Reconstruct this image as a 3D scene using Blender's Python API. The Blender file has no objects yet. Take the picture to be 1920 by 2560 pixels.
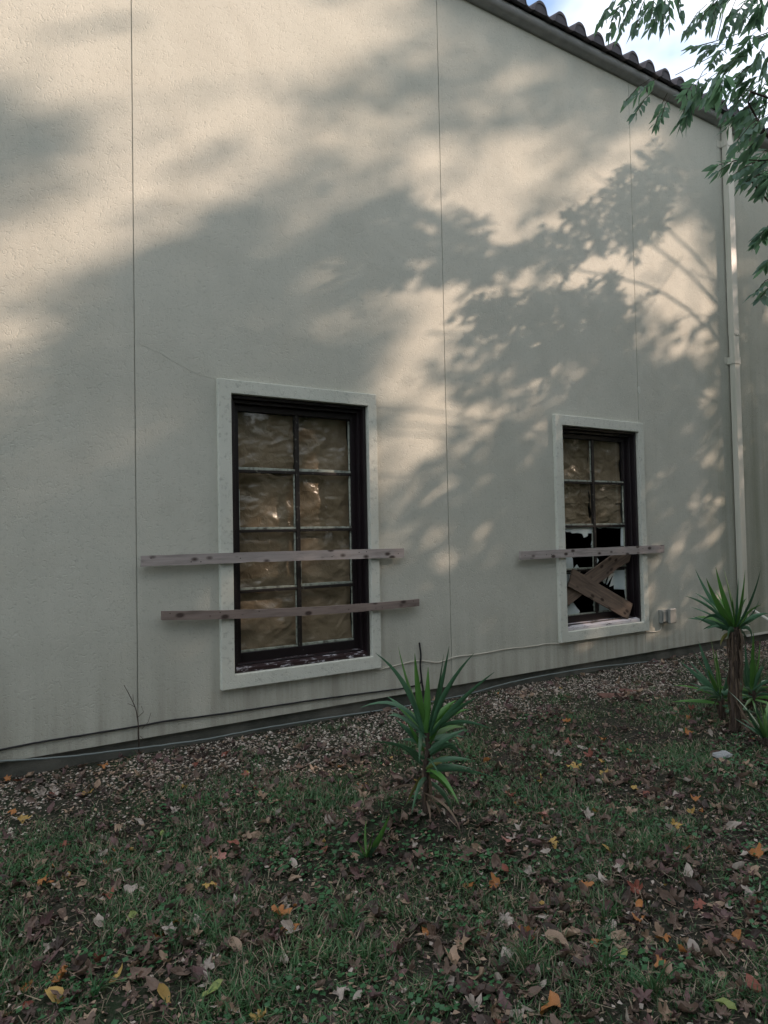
import bpy, math, random
import numpy as np
from mathutils import Vector, Matrix, noise as mnoise

S = bpy.context.scene
COL = S.collection
rad = math.radians
RNG = np.random.default_rng(7)
random.seed(7)

# ------------------------------------------------------------------ camera
EYE = np.array([0.0, -5.5, 1.68])
FPX, YAW, PITCH, ROLL = 1700.0, 0.554612626, 0.0294661061, -0.020149856
def _axes():
    f = np.array([math.sin(YAW)*math.cos(PITCH), math.cos(YAW)*math.cos(PITCH), math.sin(PITCH)])
    r = np.array([math.cos(YAW), -math.sin(YAW), 0.0]); u = np.cross(r, f)
    c, s = math.cos(ROLL), math.sin(ROLL)
    return c*r + s*u, -s*r + c*u, f
CR, CU, CF = _axes()
cam = bpy.data.objects.new('camera', bpy.data.cameras.new('camera'))
COL.objects.link(cam)
M = Matrix.Identity(4)
for i in range(3):
    M[i][0], M[i][1], M[i][2], M[i][3] = CR[i], CU[i], -CF[i], EYE[i]
cam.matrix_world = M
cam.data.sensor_width = 36.0
cam.data.lens = 36.0*FPX/2560.0
cam.data.clip_start = 0.05; cam.data.clip_end = 600
S.camera = cam
S.render.resolution_x, S.render.resolution_y = 768, 1024

# ------------------------------------------------------------------ light
SUN = np.array([1.8, -1.0, 0.95]); SUN /= np.linalg.norm(SUN)
SUN_E = math.asin(SUN[2]); SUN_R = math.atan2(SUN[0], SUN[1])
W = bpy.data.worlds.new('World'); S.world = W; W.use_nodes = True
nt = W.node_tree; bg = nt.nodes['Background']
sky = nt.nodes.new('ShaderNodeTexSky'); sky.sky_type = 'NISHITA'; sky.sun_disc = False
sky.sun_elevation = SUN_E; sky.sun_rotation = SUN_R
sky.air_density = 1.0; sky.dust_density = 1.2; sky.ozone_density = 1.0
# thin bright cloud over part of the sky
tc = nt.nodes.new('ShaderNodeTexCoord'); mp = nt.nodes.new('ShaderNodeMapping'); mp.inputs['Scale'].default_value = (1.0, 1.0, 1.6)
mp.inputs['Location'].default_value = (0.35, 0.2, 0.0)
cn = nt.nodes.new('ShaderNodeTexNoise'); cn.inputs['Scale'].default_value = 1.7; cn.inputs['Detail'].default_value = 6; cn.inputs['Roughness'].default_value = 0.55
cr = nt.nodes.new('ShaderNodeValToRGB'); cr.color_ramp.elements[0].position = 0.36; cr.color_ramp.elements[1].position = 0.52
cm_ = nt.nodes.new('ShaderNodeMixRGB'); cm_.inputs[2].default_value = (5.0, 5.15, 5.35, 1)
nt.links.new(tc.outputs['Generated'], mp.inputs[0]); nt.links.new(mp.outputs[0], cn.inputs['Vector']); nt.links.new(cn.outputs['Fac'], cr.inputs[0])
nt.links.new(cr.outputs[0], cm_.inputs[0]); nt.links.new(sky.outputs[0], cm_.inputs[1]); nt.links.new(cm_.outputs[0], bg.inputs[0])
bg.inputs[1].default_value = 0.143
sl = bpy.data.lights.new('sun', 'SUN'); sl.energy = 3.45; sl.angle = rad(0.55); sl.color = (1.0, 0.75, 0.605)
sun = bpy.data.objects.new('sun', sl); COL.objects.link(sun)
sun.rotation_euler = Vector(SUN).to_track_quat('Z', 'Y').to_euler(); sun.location = (20, -12, 20)
S.view_settings.view_transform = 'Standard'; S.view_settings.look = 'None'
S.view_settings.exposure = 1.22; S.view_settings.gamma = 1.0
S.cycles.use_denoising = True
S.cycles.max_bounces = 6; S.cycles.transparent_max_bounces = 8

# ------------------------------------------------------------------ helpers
def ray(px, py):
    return CR*(px-960)/FPX - CU*(py-1280)/FPX + CF
def wp(px, py, y=0.0):           # point on the plane y (parallel to the wall)
    d = ray(px, py); return EYE + d*((y - EYE[1])/d[1])
def gp(px, py, z=0.0):           # point on the ground
    d = ray(px, py); return EYE + d*((z - EYE[2])/d[2])
def dp(px, py, depth):           # point at a distance along the view axis
    return EYE + ray(px, py)*depth

def tag(o, label=None, cat=None, group=None, kind=None):
    if label: o['label'] = label
    if cat: o['category'] = cat
    if group: o['group'] = group
    if kind: o['kind'] = kind
    return o
def empty(name, loc=(0, 0, 0), rz=0.0):
    o = bpy.data.objects.new(name, None); COL.objects.link(o); o.location = loc
    o.rotation_euler = (0, 0, rz); o.empty_display_size = 0.1
    return o
def np_mesh(name, v, f, mats, midx=None, smooth=False):
    me = bpy.data.meshes.new(name)
    v = np.ascontiguousarray(v, dtype=np.float32); f = np.ascontiguousarray(f, dtype=np.int32)
    n, k = f.shape
    me.vertices.add(len(v)); me.vertices.foreach_set('co', v.ravel())
    me.loops.add(n*k); me.loops.foreach_set('vertex_index', f.ravel())
    me.polygons.add(n)
    me.polygons.foreach_set('loop_start', np.arange(0, n*k, k, dtype=np.int32))
    try: me.polygons.foreach_set('loop_total', np.full(n, k, dtype=np.int32))
    except Exception: pass
    for m in mats: me.materials.append(m)
    if midx is not None: me.polygons.foreach_set('material_index', np.ascontiguousarray(midx, dtype=np.int32))
    if smooth: me.polygons.foreach_set('use_smooth', np.ones(n, dtype=bool))
    me.update(calc_edges=True); me.validate()
    return me
def link(name, me, parent=None, loc=None):
    o = bpy.data.objects.new(name, me); COL.objects.link(o)
    if parent: o.parent = parent
    if loc is not None: o.location = loc
    return o
class MB:
    def __init__(s): s.v = []; s.f = []; s.m = []
    def add(s, vs, fs, mi=0):
        b = len(s.v); s.v += [tuple(map(float, p)) for p in vs]
        s.f += [tuple(b+i for i in q) for q in fs]; s.m += [mi]*len(fs)
    def box(s, a, b, mi=0):
        x0, y0, z0 = a; x1, y1, z1 = b
        s.add([(x0,y0,z0),(x1,y0,z0),(x1,y1,z0),(x0,y1,z0),(x0,y0,z1),(x1,y0,z1),(x1,y1,z1),(x0,y1,z1)],
              [(0,3,2,1),(4,5,6,7),(0,1,5,4),(1,2,6,5),(2,3,7,6),(3,0,4,7)], mi)
    def prism(s, pts, y0, y1, mi=0):      # polygon of (x, z) with thickness from y0 to y1
        n = len(pts)
        vs = [(x, y0, z) for x, z in pts] + [(x, y1, z) for x, z in pts]
        fs = [tuple(range(n)), tuple(range(2*n-1, n-1, -1))] + [(i, i+n, (i+1) % n+n, (i+1) % n) for i in range(n)]
        s.add(vs, fs, mi)
    def tube(s, pts, r, n=8, mi=0, cap=True):
        pts = [np.array(p, float) for p in pts]; m = len(pts)
        rs = r if hasattr(r, '__len__') else [r]*m
        up = np.array([0.13, 0.2, 1.0]); vs = []
        for i, p in enumerate(pts):
            t = pts[min(i+1, m-1)] - pts[max(i-1, 0)]; t /= (np.linalg.norm(t)+1e-9)
            a = np.cross(t, up)
            if np.linalg.norm(a) < 0.1: a = np.cross(t, np.array([1.0, 0, 0]))
            a /= np.linalg.norm(a); b = np.cross(t, a)
            for k in range(n):
                th = 2*math.pi*k/n; vs.append(p + rs[i]*(math.cos(th)*a + math.sin(th)*b))
        fs = [(i*n+k, i*n+(k+1) % n, (i+1)*n+(k+1) % n, (i+1)*n+k) for i in range(m-1) for k in range(n)]
        if cap: fs += [tuple(range(n-1, -1, -1)), tuple(range((m-1)*n, m*n))]
        s.add(vs, fs, mi)
    def build(s, name, mats, parent=None, smooth=False, bevel=0.0, loc=None):
        me = bpy.data.meshes.new(name); me.from_pydata(s.v, [], s.f)
        for m in (mats if isinstance(mats, (list, tuple)) else [mats]): me.materials.append(m)
        me.polygons.foreach_set('material_index', s.m)
        if smooth: me.polygons.foreach_set('use_smooth', [True]*len(s.f))
        me.update()
        o = link(name, me, parent, loc)
        if bevel:
            md = o.modifiers.new('bevel', 'BEVEL'); md.width = bevel; md.segments = 2; md.limit_method = 'ANGLE'
        return o
def smooth_path(pts, n=8):
    P = [np.array(p, float) for p in pts]; P = [2*P[0]-P[1]] + P + [2*P[-1]-P[-2]]; out = []
    for i in range(1, len(P)-2):
        for k in range(n):
            t = k/n
            out.append(0.5*((2*P[i]) + (-P[i-1]+P[i+1])*t + (2*P[i-1]-5*P[i]+4*P[i+1]-P[i+2])*t*t + (-P[i-1]+3*P[i]-3*P[i+1]+P[i+2])*t**3))
    out.append(P[-2]); return out

# ------------------------------------------------------------------ materials
class NT:
    def __init__(s, name):
        s.mat = bpy.data.materials.new(name); s.mat.use_nodes = True
        s.t = s.mat.node_tree; s.n = s.t.nodes; s.b = s.n['Principled BSDF']; s.out = s.n['Material Output']
    def N(s, typ, **kw):
        nd = s.n.new('ShaderNode'+typ)
        for k, v in kw.items():
            if k.startswith('i_'): nd.inputs[k[2:].replace('_', ' ')].default_value = v
            else: setattr(nd, k, v)
        return nd
    def L(s, a, b): s.t.links.new(a, b)
    def coord(s, scale=(1, 1, 1), gen='Object'):
        c = s.N('TexCoord'); m = s.N('Mapping'); m.inputs['Scale'].default_value = scale
        s.L(c.outputs[gen], m.inputs[0]); return m.outputs[0]
    def noise(s, vec, scale, detail=4, rough=0.55, dist=0.0):
        nd = s.N('TexNoise'); nd.inputs['Scale'].default_value = scale; nd.inputs['Detail'].default_value = detail
        nd.inputs['Roughness'].default_value = rough; nd.inputs['Distortion'].default_value = dist
        s.L(vec, nd.inputs['Vector']); return nd.outputs['Fac']
    def ramp(s, fac, stops):
        r = s.N('ValToRGB'); e = r.color_ramp.elements
        while len(e) < len(stops): e.new(0.5)
        for el, (p, c) in zip(e, stops):
            el.position = p; el.color = (c, c, c, 1) if not hasattr(c, '__len__') else (*c, 1)
        s.L(fac, r.inputs[0]); return r.outputs[0]
    def mix(s, fac, a, b, mode='MIX'):
        m = s.N('MixRGB', blend_type=mode)
        for sock, v in ((m.inputs[0], fac), (m.inputs[1], a), (m.inputs[2], b)):
            if hasattr(v, 'is_linked') or hasattr(v, 'links'): s.L(v, sock)
            elif hasattr(v, '__len__'): sock.default_value = (*v, 1)
            else: sock.default_value = v
        return m.outputs[0]
    def math(s, op, a, b=0.0):
        m = s.N('Math', operation=op)
        for sock, v in ((m.inputs[0], a), (m.inputs[1], b)):
            if hasattr(v, 'links'): s.L(v, sock)
            else: sock.default_value = v
        return m.outputs[0]
    def bump(s, h, strength=0.3, dist=0.01, prev=None):
        b = s.N('Bump'); b.inputs['Strength'].default_value = strength; b.inputs['Distance'].default_value = dist
        s.L(h, b.inputs['Height'])
        if prev is not None: s.L(prev, b.inputs['Normal'])
        return b.outputs[0]
    def fin(s, col=None, rough=0.8, nrm=None, spec=0.3):
        if col is not None:
            if hasattr(col, 'links'): s.L(col, s.b.inputs['Base Color'])
            else: s.b.inputs['Base Color'].default_value = (*col, 1)
        if hasattr(rough, 'links'): s.L(rough, s.b.inputs['Roughness'])
        else: s.b.inputs['Roughness'].default_value = rough
        s.b.inputs['Specular IOR Level'].default_value = spec
        if nrm is not None: s.L(nrm, s.b.inputs['Normal'])
        return s.mat

def m_stucco(name, c0, c1, dirt=True, speck=0.0):
    m = NT(name); v = m.coord()
    big = m.noise(v, 0.55, 3); mid = m.noise(v, 3.0, 5); fine = m.noise(v, 34, 3)
    col = m.mix(m.ramp(big, [(0.3, 0), (0.7, 1)]), c0, c1)
    col = m.mix(m.math('MULTIPLY', m.ramp(mid, [(0.45, 0), (0.75, 1)]), 0.22), col, tuple(x*0.72 for x in c0))
    col = m.mix(m.math('MULTIPLY', m.ramp(fine, [(0.56, 0), (0.72, 1)]), 0.28+speck), col, tuple(x*0.5 for x in c0))
    if dirt:
        vs = m.coord((5.0, 1, 0.22)); st = m.noise(vs, 1.3, 5, 0.6)
        sx = m.N('SeparateXYZ'); c = m.N('TexCoord'); m.L(c.outputs['Object'], sx.inputs[0])
        low = m.N('MapRange'); m.L(sx.outputs['Z'], low.inputs[0])
        for i, q in zip((1, 2, 3, 4), (0.0, 1.1, 1.0, 0.0)): low.inputs[i].default_value = q
        f = m.math('MULTIPLY', m.ramp(st, [(0.38, 0.15), (0.68, 1)]), m.math('POWER', low.outputs[0], 1.5))
        col = m.mix(m.math('MULTIPLY', f, 0.7), col, (0.13, 0.12, 0.085))
        vs2 = m.coord((7.0, 1, 0.13)); st2 = m.noise(vs2, 1.1, 4, 0.6)
        col = m.mix(m.math('MULTIPLY', m.ramp(st2, [(0.55, 0), (0.85, 1)]), 0.09), col, (0.2, 0.19, 0.16))
        for wx0, wx1, wz in ((1.75, 3.36, 0.41), (5.63, 7.22, 0.40)):
            e1 = m.N('MapRange'); m.L(sx.outputs['X'], e1.inputs[0])
            for i, q in zip((1, 2, 3, 4), (wx0-.05, wx0+.12, 0.0, 1.0)): e1.inputs[i].default_value = q
            e2 = m.N('MapRange'); m.L(sx.outputs['X'], e2.inputs[0])
            for i, q in zip((1, 2, 3, 4), (wx1-.12, wx1+.05, 1.0, 0.0)): e2.inputs[i].default_value = q
            e3 = m.N('MapRange'); m.L(sx.outputs['Z'], e3.inputs[0])
            for i, q in zip((1, 2, 3, 4), (0.12, wz, 0.25, 1.0)): e3.inputs[i].default_value = q
            e4 = m.math('LESS_THAN', sx.outputs['Z'], wz+.02)
            dr = m.ramp(m.noise(m.coord((11, 1, 0.35)), 1.2, 4, 0.6), [(0.45, 0), (0.72, 1)])
            f2 = m.math('MULTIPLY', m.math('MULTIPLY', e1.outputs[0], e2.outputs[0]), m.math('MULTIPLY', m.math('MULTIPLY', e3.outputs[0], e4), dr))
            col = m.mix(m.math('MULTIPLY', f2, 0.6), col, (0.17, 0.15, 0.11))
        pb_ = m.ramp(m.noise(v, 0.9, 4, 0.6, 0.8), [(0.50, 0), (0.56, 1)])
        col = m.mix(m.math('MULTIPLY', pb_, 0.10), col, (0.36, 0.34, 0.28))
        # green algae beside the leaking downspout
        al = m.N('MapRange'); m.L(sx.outputs['X'], al.inputs[0])
        for i, q in zip((1, 2, 3, 4), (8.35, 9.0, 0.0, 1.0)): al.inputs[i].default_value = q
        ah = m.N('MapRange'); m.L(sx.outputs['Z'], ah.inputs[0])
        for i, q in zip((1, 2, 3, 4), (4.6, 2.6, 0.15, 1.0)): ah.inputs[i].default_value = q
        af = m.math('MULTIPLY', m.math('MULTIPLY', al.outputs[0], ah.outputs[0]), m.ramp(m.noise(m.coord((2.5, 1, 0.16)), 1.1, 4, 0.6), [(0.32, 0.25), (0.66, 1)]))
        col = m.mix(m.math('MULTIPLY', af, 0.6), col, (0.10, 0.12, 0.065))
    pits = m.ramp(m.noise(v, 30, 2, 0.5, 1.8), [(0.33, 0), (0.43, 1)])
    h = m.mix(0.5, m.noise(v, 90, 3, 0.6), pits)
    n1 = m.bump(h, 0.5, 0.007)
    n2 = m.bump(m.noise(v, 2.2, 3), 0.25, 0.03, n1)
    return m.fin(col, 0.92, n2, 0.2)
STUCCO = m_stucco('stucco', (0.445, 0.45, 0.388), (0.495, 0.495, 0.43))
TRIM = m_stucco('trim_stucco', (0.50, 0.52, 0.455), (0.56, 0.57, 0.505), dirt=False, speck=0.2)

m = NT('concrete'); v = m.coord()
CONCRETE = m.fin(m.mix(m.ramp(m.noise(v, 3, 6), [(0.35, 0), (0.7, 1)]), (0.06, 0.065, 0.055), (0.15, 0.145, 0.125)), 0.95, m.bump(m.noise(v, 40, 5), 0.5, 0.01), 0.15)
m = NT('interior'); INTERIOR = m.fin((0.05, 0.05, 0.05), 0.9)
m = NT('moulding_paint'); v = m.coord()
MOULD = m.fin(m.mix(m.ramp(m.noise(v, 6, 5), [(0.4, 0), (0.7, 1)]), (0.32, 0.325, 0.32), (0.24, 0.25, 0.25)), 0.7, m.bump(m.noise(v, 50, 3), 0.3, 0.004))
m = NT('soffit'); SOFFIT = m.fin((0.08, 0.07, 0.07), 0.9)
m = NT('roof_tile'); v = m.coord()
TILE = m.fin(m.mix(m.ramp(m.noise(v, 5, 5), [(0.35, 0), (0.7, 1)]), (0.070, 0.066, 0.078), (0.135, 0.115, 0.122)), 0.85, m.bump(m.noise(v, 40, 4), 0.3, 0.006))
m = NT('tile_mortar'); v = m.coord()
MORTAR = m.fin(m.mix(m.noise(v, 14, 4), (0.055, 0.055, 0.066), (0.095, 0.09, 0.10)), 0.95, m.bump(m.noise(v, 40, 4), 0.4, 0.01))
m = NT('spout_paint'); v = m.coord((6, 6, 0.5))
SPOUT = m.fin(m.mix(m.math('MULTIPLY', m.ramp(m.noise(v, 2, 5), [(0.45, 0), (0.75, 1)]), 0.5), (0.52, 0.51, 0.44), (0.30, 0.33, 0.25)), 0.45, None, 0.45)
m = NT('dark_paint'); v = m.coord()
chip = m.ramp(m.noise(v, 26, 6, 0.65), [(0.70, 0), (0.74, 1)])
FRAME = m.fin(m.mix(chip, m.mix(m.noise(v, 4, 3), (0.007, 0.0055, 0.007), (0.015, 0.008, 0.010)), (0.10, 0.09, 0.085)), 0.38, m.bump(m.noise(m.coord((30, 30, 2)), 3, 4), 0.15, 0.003), 0.5)
m = NT('muntin_paint'); v = m.coord()
MUNTIN = m.fin(m.mix(m.ramp(m.noise(v, 30, 5), [(0.6, 0), (0.75, 1)]), (0.022, 0.018, 0.016), (0.16, 0.16, 0.13)), 0.5)
m = NT('putty'); v = m.coord()
PUTTY = m.fin(m.mix(m.ramp(m.noise(v, 24, 5), [(0.45, 0), (0.7, 1)]), (0.34, 0.37, 0.31), (0.11, 0.11, 0.09)), 0.8, m.bump(m.noise(v, 60, 4), 0.5, 0.004))
m = NT('peeling_sill'); v = m.coord((1, 1, 1))
pl = m.ramp(m.noise(m.coord((0.5, 1.5, 1.2)), 22, 6, 0.7, 0.4), [(0.55, 0), (0.60, 1)])
SILL = m.fin(m.mix(pl, (0.022, 0.010, 0.011), (0.42, 0.41, 0.44)), 0.4, m.bump(pl, 0.3, 0.003), 0.5)
m = NT('peeling_sill_worn'); v = m.coord((1, 1, 1))
pl = m.ramp(m.noise(m.coord((0.4, 1.2, 1.2)), 14, 6, 0.7, 0.4), [(0.38, 0), (0.45, 1)])
SILL2 = m.fin(m.mix(pl, (0.03, 0.022, 0.02), (0.50, 0.48, 0.50)), 0.5, m.bump(pl, 0.3, 0.003), 0.4)
m = NT('brown_paper'); v = m.coord()
PAPER = m.fin(m.mix(m.ramp(m.noise(v, 2.5, 4), [(0.35, 0), (0.7, 1)]), (0.21, 0.155, 0.10), (0.34, 0.26, 0.18)), 0.22, m.bump(m.noise(v, 16, 4, 0.5, 1.5), 0.55, 0.012), 0.7)
m = NT('window_glass')
gl = m.N('BsdfGlossy'); gl.inputs['Roughness'].default_value = 0.04; gl.inputs['Color'].default_value = (0.9, 0.95, 0.93, 1)
tr = m.N('BsdfTransparent'); tr.inputs['Color'].default_value = (0.93, 0.95, 0.93, 1)
fr = m.N('Fresnel'); ge = m.N('NewGeometry'); io = m.N('MapRange'); io.inputs[3].default_value = 1.5; io.inputs[4].default_value = 1/1.5
m.L(ge.outputs['Backfacing'], io.inputs[0]); m.L(io.outputs[0], fr.inputs['IOR'])   # thin pane: the same reflectance from either side
wv = m.bump(m.noise(m.coord(), 3.0, 2), 0.08, 0.02); m.L(wv, gl.inputs['Normal'])
mx = m.N('MixShader'); m.L(fr.outputs[0], mx.inputs[0]); m.L(tr.outputs[0], mx.inputs[1]); m.L(gl.outputs[0], mx.inputs[2])
m.L(mx.outputs[0], m.out.inputs['Surface']); GLASS = m.mat
m = NT('pale_glass'); v = m.coord()
SHARD = m.fin(m.mix(m.ramp(m.noise(v, 5, 3), [(0.35, 0), (0.7, 1)]), (0.44, 0.53, 0.53), (0.58, 0.64, 0.62)), 0.25, None, 0.6)  # opaque pale blue-grey colour for the broken panes

def m_wood(name, c0, c1, dark, axis='x', knots=True):
    m = NT(name); oi = m.N('ObjectInfo'); tcw = m.N('TexCoord'); va = m.N('VectorMath', operation='ADD'); m.L(tcw.outputs['Object'], va.inputs[0]); m.L(oi.outputs['Location'], va.inputs[1])
    def wc(scale):                      # every board cut from a different place in the log
        q = m.N('Mapping'); q.inputs['Scale'].default_value = scale; m.L(va.outputs[0], q.inputs[0]); return q.outputs[0]
    sc = {'x': (1.2, 30, 30), 'd': (1.2, 30, 30)}[axis]
    v = wc(sc); g = m.noise(v, 1.6, 6, 0.6, 0.6); vv = wc((1, 1, 1))
    col = m.mix(m.ramp(g, [(0.35, 0), (0.7, 1)]), c0, c1)
    col = m.mix(m.ramp(m.noise(vv, 2.4, 3), [(0.45, 0), (0.7, 0.6)]), col, tuple(x*0.75 for x in c1))
    if knots:
        k = m.N('TexVoronoi'); k.inputs['Scale'].default_value = 1.0
        m.L(wc((6.2, 11.0, 11.0)), k.inputs['Vector'])
        col = m.mix(m.ramp(k.outputs['Distance'], [(0.14, 1), (0.27, 0)]), col, dark)
        col = m.mix(m.math('MULTIPLY', m.ramp(m.noise(wc((2.5, 9, 14)), 1.5, 5), [(0.5, 0), (0.68, 1)]), .5), col, tuple(x*.55 for x in c0))
        hl = m.ramp(m.noise(wc((14, 30, 40)), 1.0, 3), [(0.70, 0), (0.74, 1)])
        col = m.mix(m.math('MULTIPLY', hl, 0.6), col, tuple(x*0.6 for x in dark))
    return m.fin(col, 0.85, m.bump(g, 0.35, 0.004), 0.2)
WOOD = m_wood('weathered_wood', (0.27, 0.24, 0.228), (0.385, 0.345, 0.325), (0.06, 0.045, 0.04))
WOOD2 = m_wood('weathered_wood_brown', (0.17, 0.135, 0.12), (0.25, 0.20, 0.175), (0.05, 0.035, 0.03))
PLANK = m_wood('plank_wood', (0.11, 0.083, 0.066), (0.21, 0.155, 0.115), (0.04, 0.028, 0.022), 'd', True)

def m_leaf(name, c0, c1, trans=0.25, rough=0.5, sc=6.0):
    m = NT(name); v = m.coord()
    col = m.mix(m.ramp(m.noise(v, sc, 3), [(0.35, 0), (0.65, 1)]), c0, c1)
    m.fin(col, rough, None, 0.35)
    t = m.N('BsdfTranslucent'); m.L(m.mix(0.5, col, (c1[0]*1.3, c1[1]*1.5, c1[2]*0.8)), t.inputs['Color'])
    mx = m.N('MixShader'); mx.inputs[0].default_value = trans
    m.L(m.b.outputs[0], mx.inputs[1]); m.L(t.outputs[0], mx.inputs[2]); m.L(mx.outputs[0], m.out.inputs['Surface'])
    return m.mat
LEAF_NEAR = m_leaf('leaflet_green', (0.085, 0.155, 0.13), (0.14, 0.235, 0.18), 0.55)
LEAF_FAR = m_leaf('shade_leaf', (0.035, 0.06, 0.02), (0.06, 0.09, 0.03), 0.12)
YUC = m_leaf('yucca_blade', (0.055, 0.155, 0.034), (0.095, 0.225, 0.052), 0.15, 0.42, 3.0)
YUC_OLD = m_leaf('yucca_blade_old', (0.040, 0.105, 0.058), (0.068, 0.155, 0.085), 0.1, 0.45, 3.0)
YUC_YEL = m_leaf('yucca_blade_yellow', (0.09, 0.12, 0.03), (0.14, 0.13, 0.04), 0.15)
YUC_DRY = m_leaf('yucca_blade_dry', (0.09, 0.065, 0.045), (0.17, 0.125, 0.09), 0.05, 0.8)
m = NT('bark'); v = m.coord((9, 9, 2))
BARK = m.fin(m.mix(m.ramp(m.noise(v, 3, 6), [(0.35, 0), (0.7, 1)]), (0.035, 0.027, 0.022), (0.11, 0.085, 0.07)), 0.95, m.bump(m.noise(v, 3, 6), 0.8, 0.03), 0.1)
GRASS = [m_leaf('grass_green', (0.030, 0.086, 0.032), (0.055, 0.14, 0.050), 0.2), m_leaf('grass_olive', (0.050, 0.078, 0.034), (0.085, 0.108, 0.052), 0.2),
         m_leaf('grass_straw', (0.18, 0.145, 0.105), (0.27, 0.22, 0.16), 0.1), m_leaf('clover', (0.026, 0.095, 0.036), (0.042, 0.135, 0.050), 0.2)]
LITTER_C = dict(brown=((0.070, 0.048, 0.037), (0.115, 0.080, 0.063)), dark=((0.030, 0.022, 0.019), (0.055, 0.038, 0.032)), tan=((0.17, 0.12, 0.085), (0.25, 0.18, 0.13)),
    plum=((0.060, 0.036, 0.036), (0.10, 0.058, 0.056)), red=((0.12, 0.038, 0.028), (0.19, 0.07, 0.05)), orange=((0.19, 0.075, 0.026), (0.28, 0.125, 0.042)),
    yellow=((0.22, 0.145, 0.045), (0.32, 0.215, 0.07)), green=((0.11, 0.15, 0.045), (0.17, 0.20, 0.065)), pink=((0.21, 0.095, 0.08), (0.30, 0.15, 0.125)), grey=((0.19, 0.165, 0.145), (0.30, 0.26, 0.23)))
LITTER = {k: m_leaf('fallen_leaf_'+k, tuple(q*1.35 for q in a), tuple(q*1.35 for q in b), 0.1, 0.6, 18.0) for k, (a, b) in LITTER_C.items()}
m = NT('black_rubber'); RUBBER = m.fin((0.015, 0.015, 0.016), 0.6)
m = NT('white_cable'); CABLE = m.fin((0.50, 0.47, 0.40), 0.6)
m = NT('grey_conduit'); CONDUIT = m.fin((0.13, 0.155, 0.15), 0.5)
m = NT('white_plastic'); v = m.coord()
PVC = m.fin(m.mix(m.noise(v, 5, 4), (0.55, 0.55, 0.50), (0.42, 0.42, 0.38)), 0.5)
m = NT('box_metal'); v = m.coord()
BOXM = m.fin(m.mix(m.noise(v, 18, 4), (0.17, 0.18, 0.165), (0.27, 0.275, 0.255)), 0.5)
m = NT('limestone'); v = m.coord()
STONE = m.fin(m.mix(m.noise(v, 14, 5), (0.22, 0.235, 0.245), (0.36, 0.37, 0.38)), 0.9, m.bump(m.noise(v, 25, 5), 0.5, 0.01))
m = NT('terracotta'); v = m.coord()
TERRA = m.fin(m.mix(m.noise(v, 20, 5), (0.10, 0.055, 0.045), (0.17, 0.09, 0.072)), 0.9)
m = NT('rusty_nail'); RUST = m.fin((0.03, 0.018, 0.014), 0.7)
GRAVEL = []
for nm, a, b in (('gravel_pale', (0.40, 0.36, 0.31), (0.54, 0.49, 0.43)), ('gravel_tan', (0.26, 0.22, 0.18), (0.38, 0.32, 0.27)), ('gravel_dark', (0.09, 0.075, 0.065), (0.16, 0.13, 0.11))):
    m = NT(nm); GRAVEL.append(m.fin(m.mix(m.noise(m.coord(), 9, 3), a, b), 0.9))
m = NT('ground_soil'); v = m.coord()
g = m.mix(m.ramp(m.noise(v, 1.3, 5), [(0.4, 0), (0.62, 1)]), (0.026, 0.025, 0.020), (0.020, 0.031, 0.017))
g = m.mix(m.ramp(m.noise(v, 45, 5), [(0.5, 0), (0.7, 1)]), g, (0.065, 0.060, 0.047))
SOIL = m.fin(g, 0.98, m.bump(m.noise(v, 30, 6), 0.7, 0.03), 0.1)

# ------------------------------------------------------------------ ground
def hills(x, y):
    x = np.asarray(x, float); y = np.asarray(y, float)
    z = 0.018*np.sin(x*1.7+0.4)*np.cos(y*1.9) + 0.012*np.sin(x*4.1+y*3.3)
    z *= np.clip((-y)/0.8, 0, 1)
    mx, my = MOUND
    z = z + 0.15*np.exp(-(((x-mx)/0.34)**2 + ((y-my)/0.22)**2))
    return z
MOUND = tuple(gp(990, 2075)[:2])
def build_ground():
    xs = np.r_[np.linspace(-60, -3, 12), np.arange(-2.5, 12.6, 0.1), np.linspace(13, 70, 12)]
    ys = np.r_[np.linspace(-60, -7.5, 12), np.arange(-7, 0.41, 0.1), np.linspace(1, 60, 10)]
    X, Y = np.meshgrid(xs, ys); Z = hills(X, Y)
    V = np.stack([X, Y, Z], -1).reshape(-1, 3); nx = len(xs)
    I, J = np.meshgrid(np.arange(nx-1), np.arange(len(ys)-1)); b = (J*nx+I).ravel()
    F = np.stack([b, b+1, b+nx+1, b+nx], -1)
    tag(link('ground', np_mesh('ground', V, F, [SOIL], smooth=True)), 'leaf strewn grassy ground beside the wall', kind='structure')
build_ground()

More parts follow.
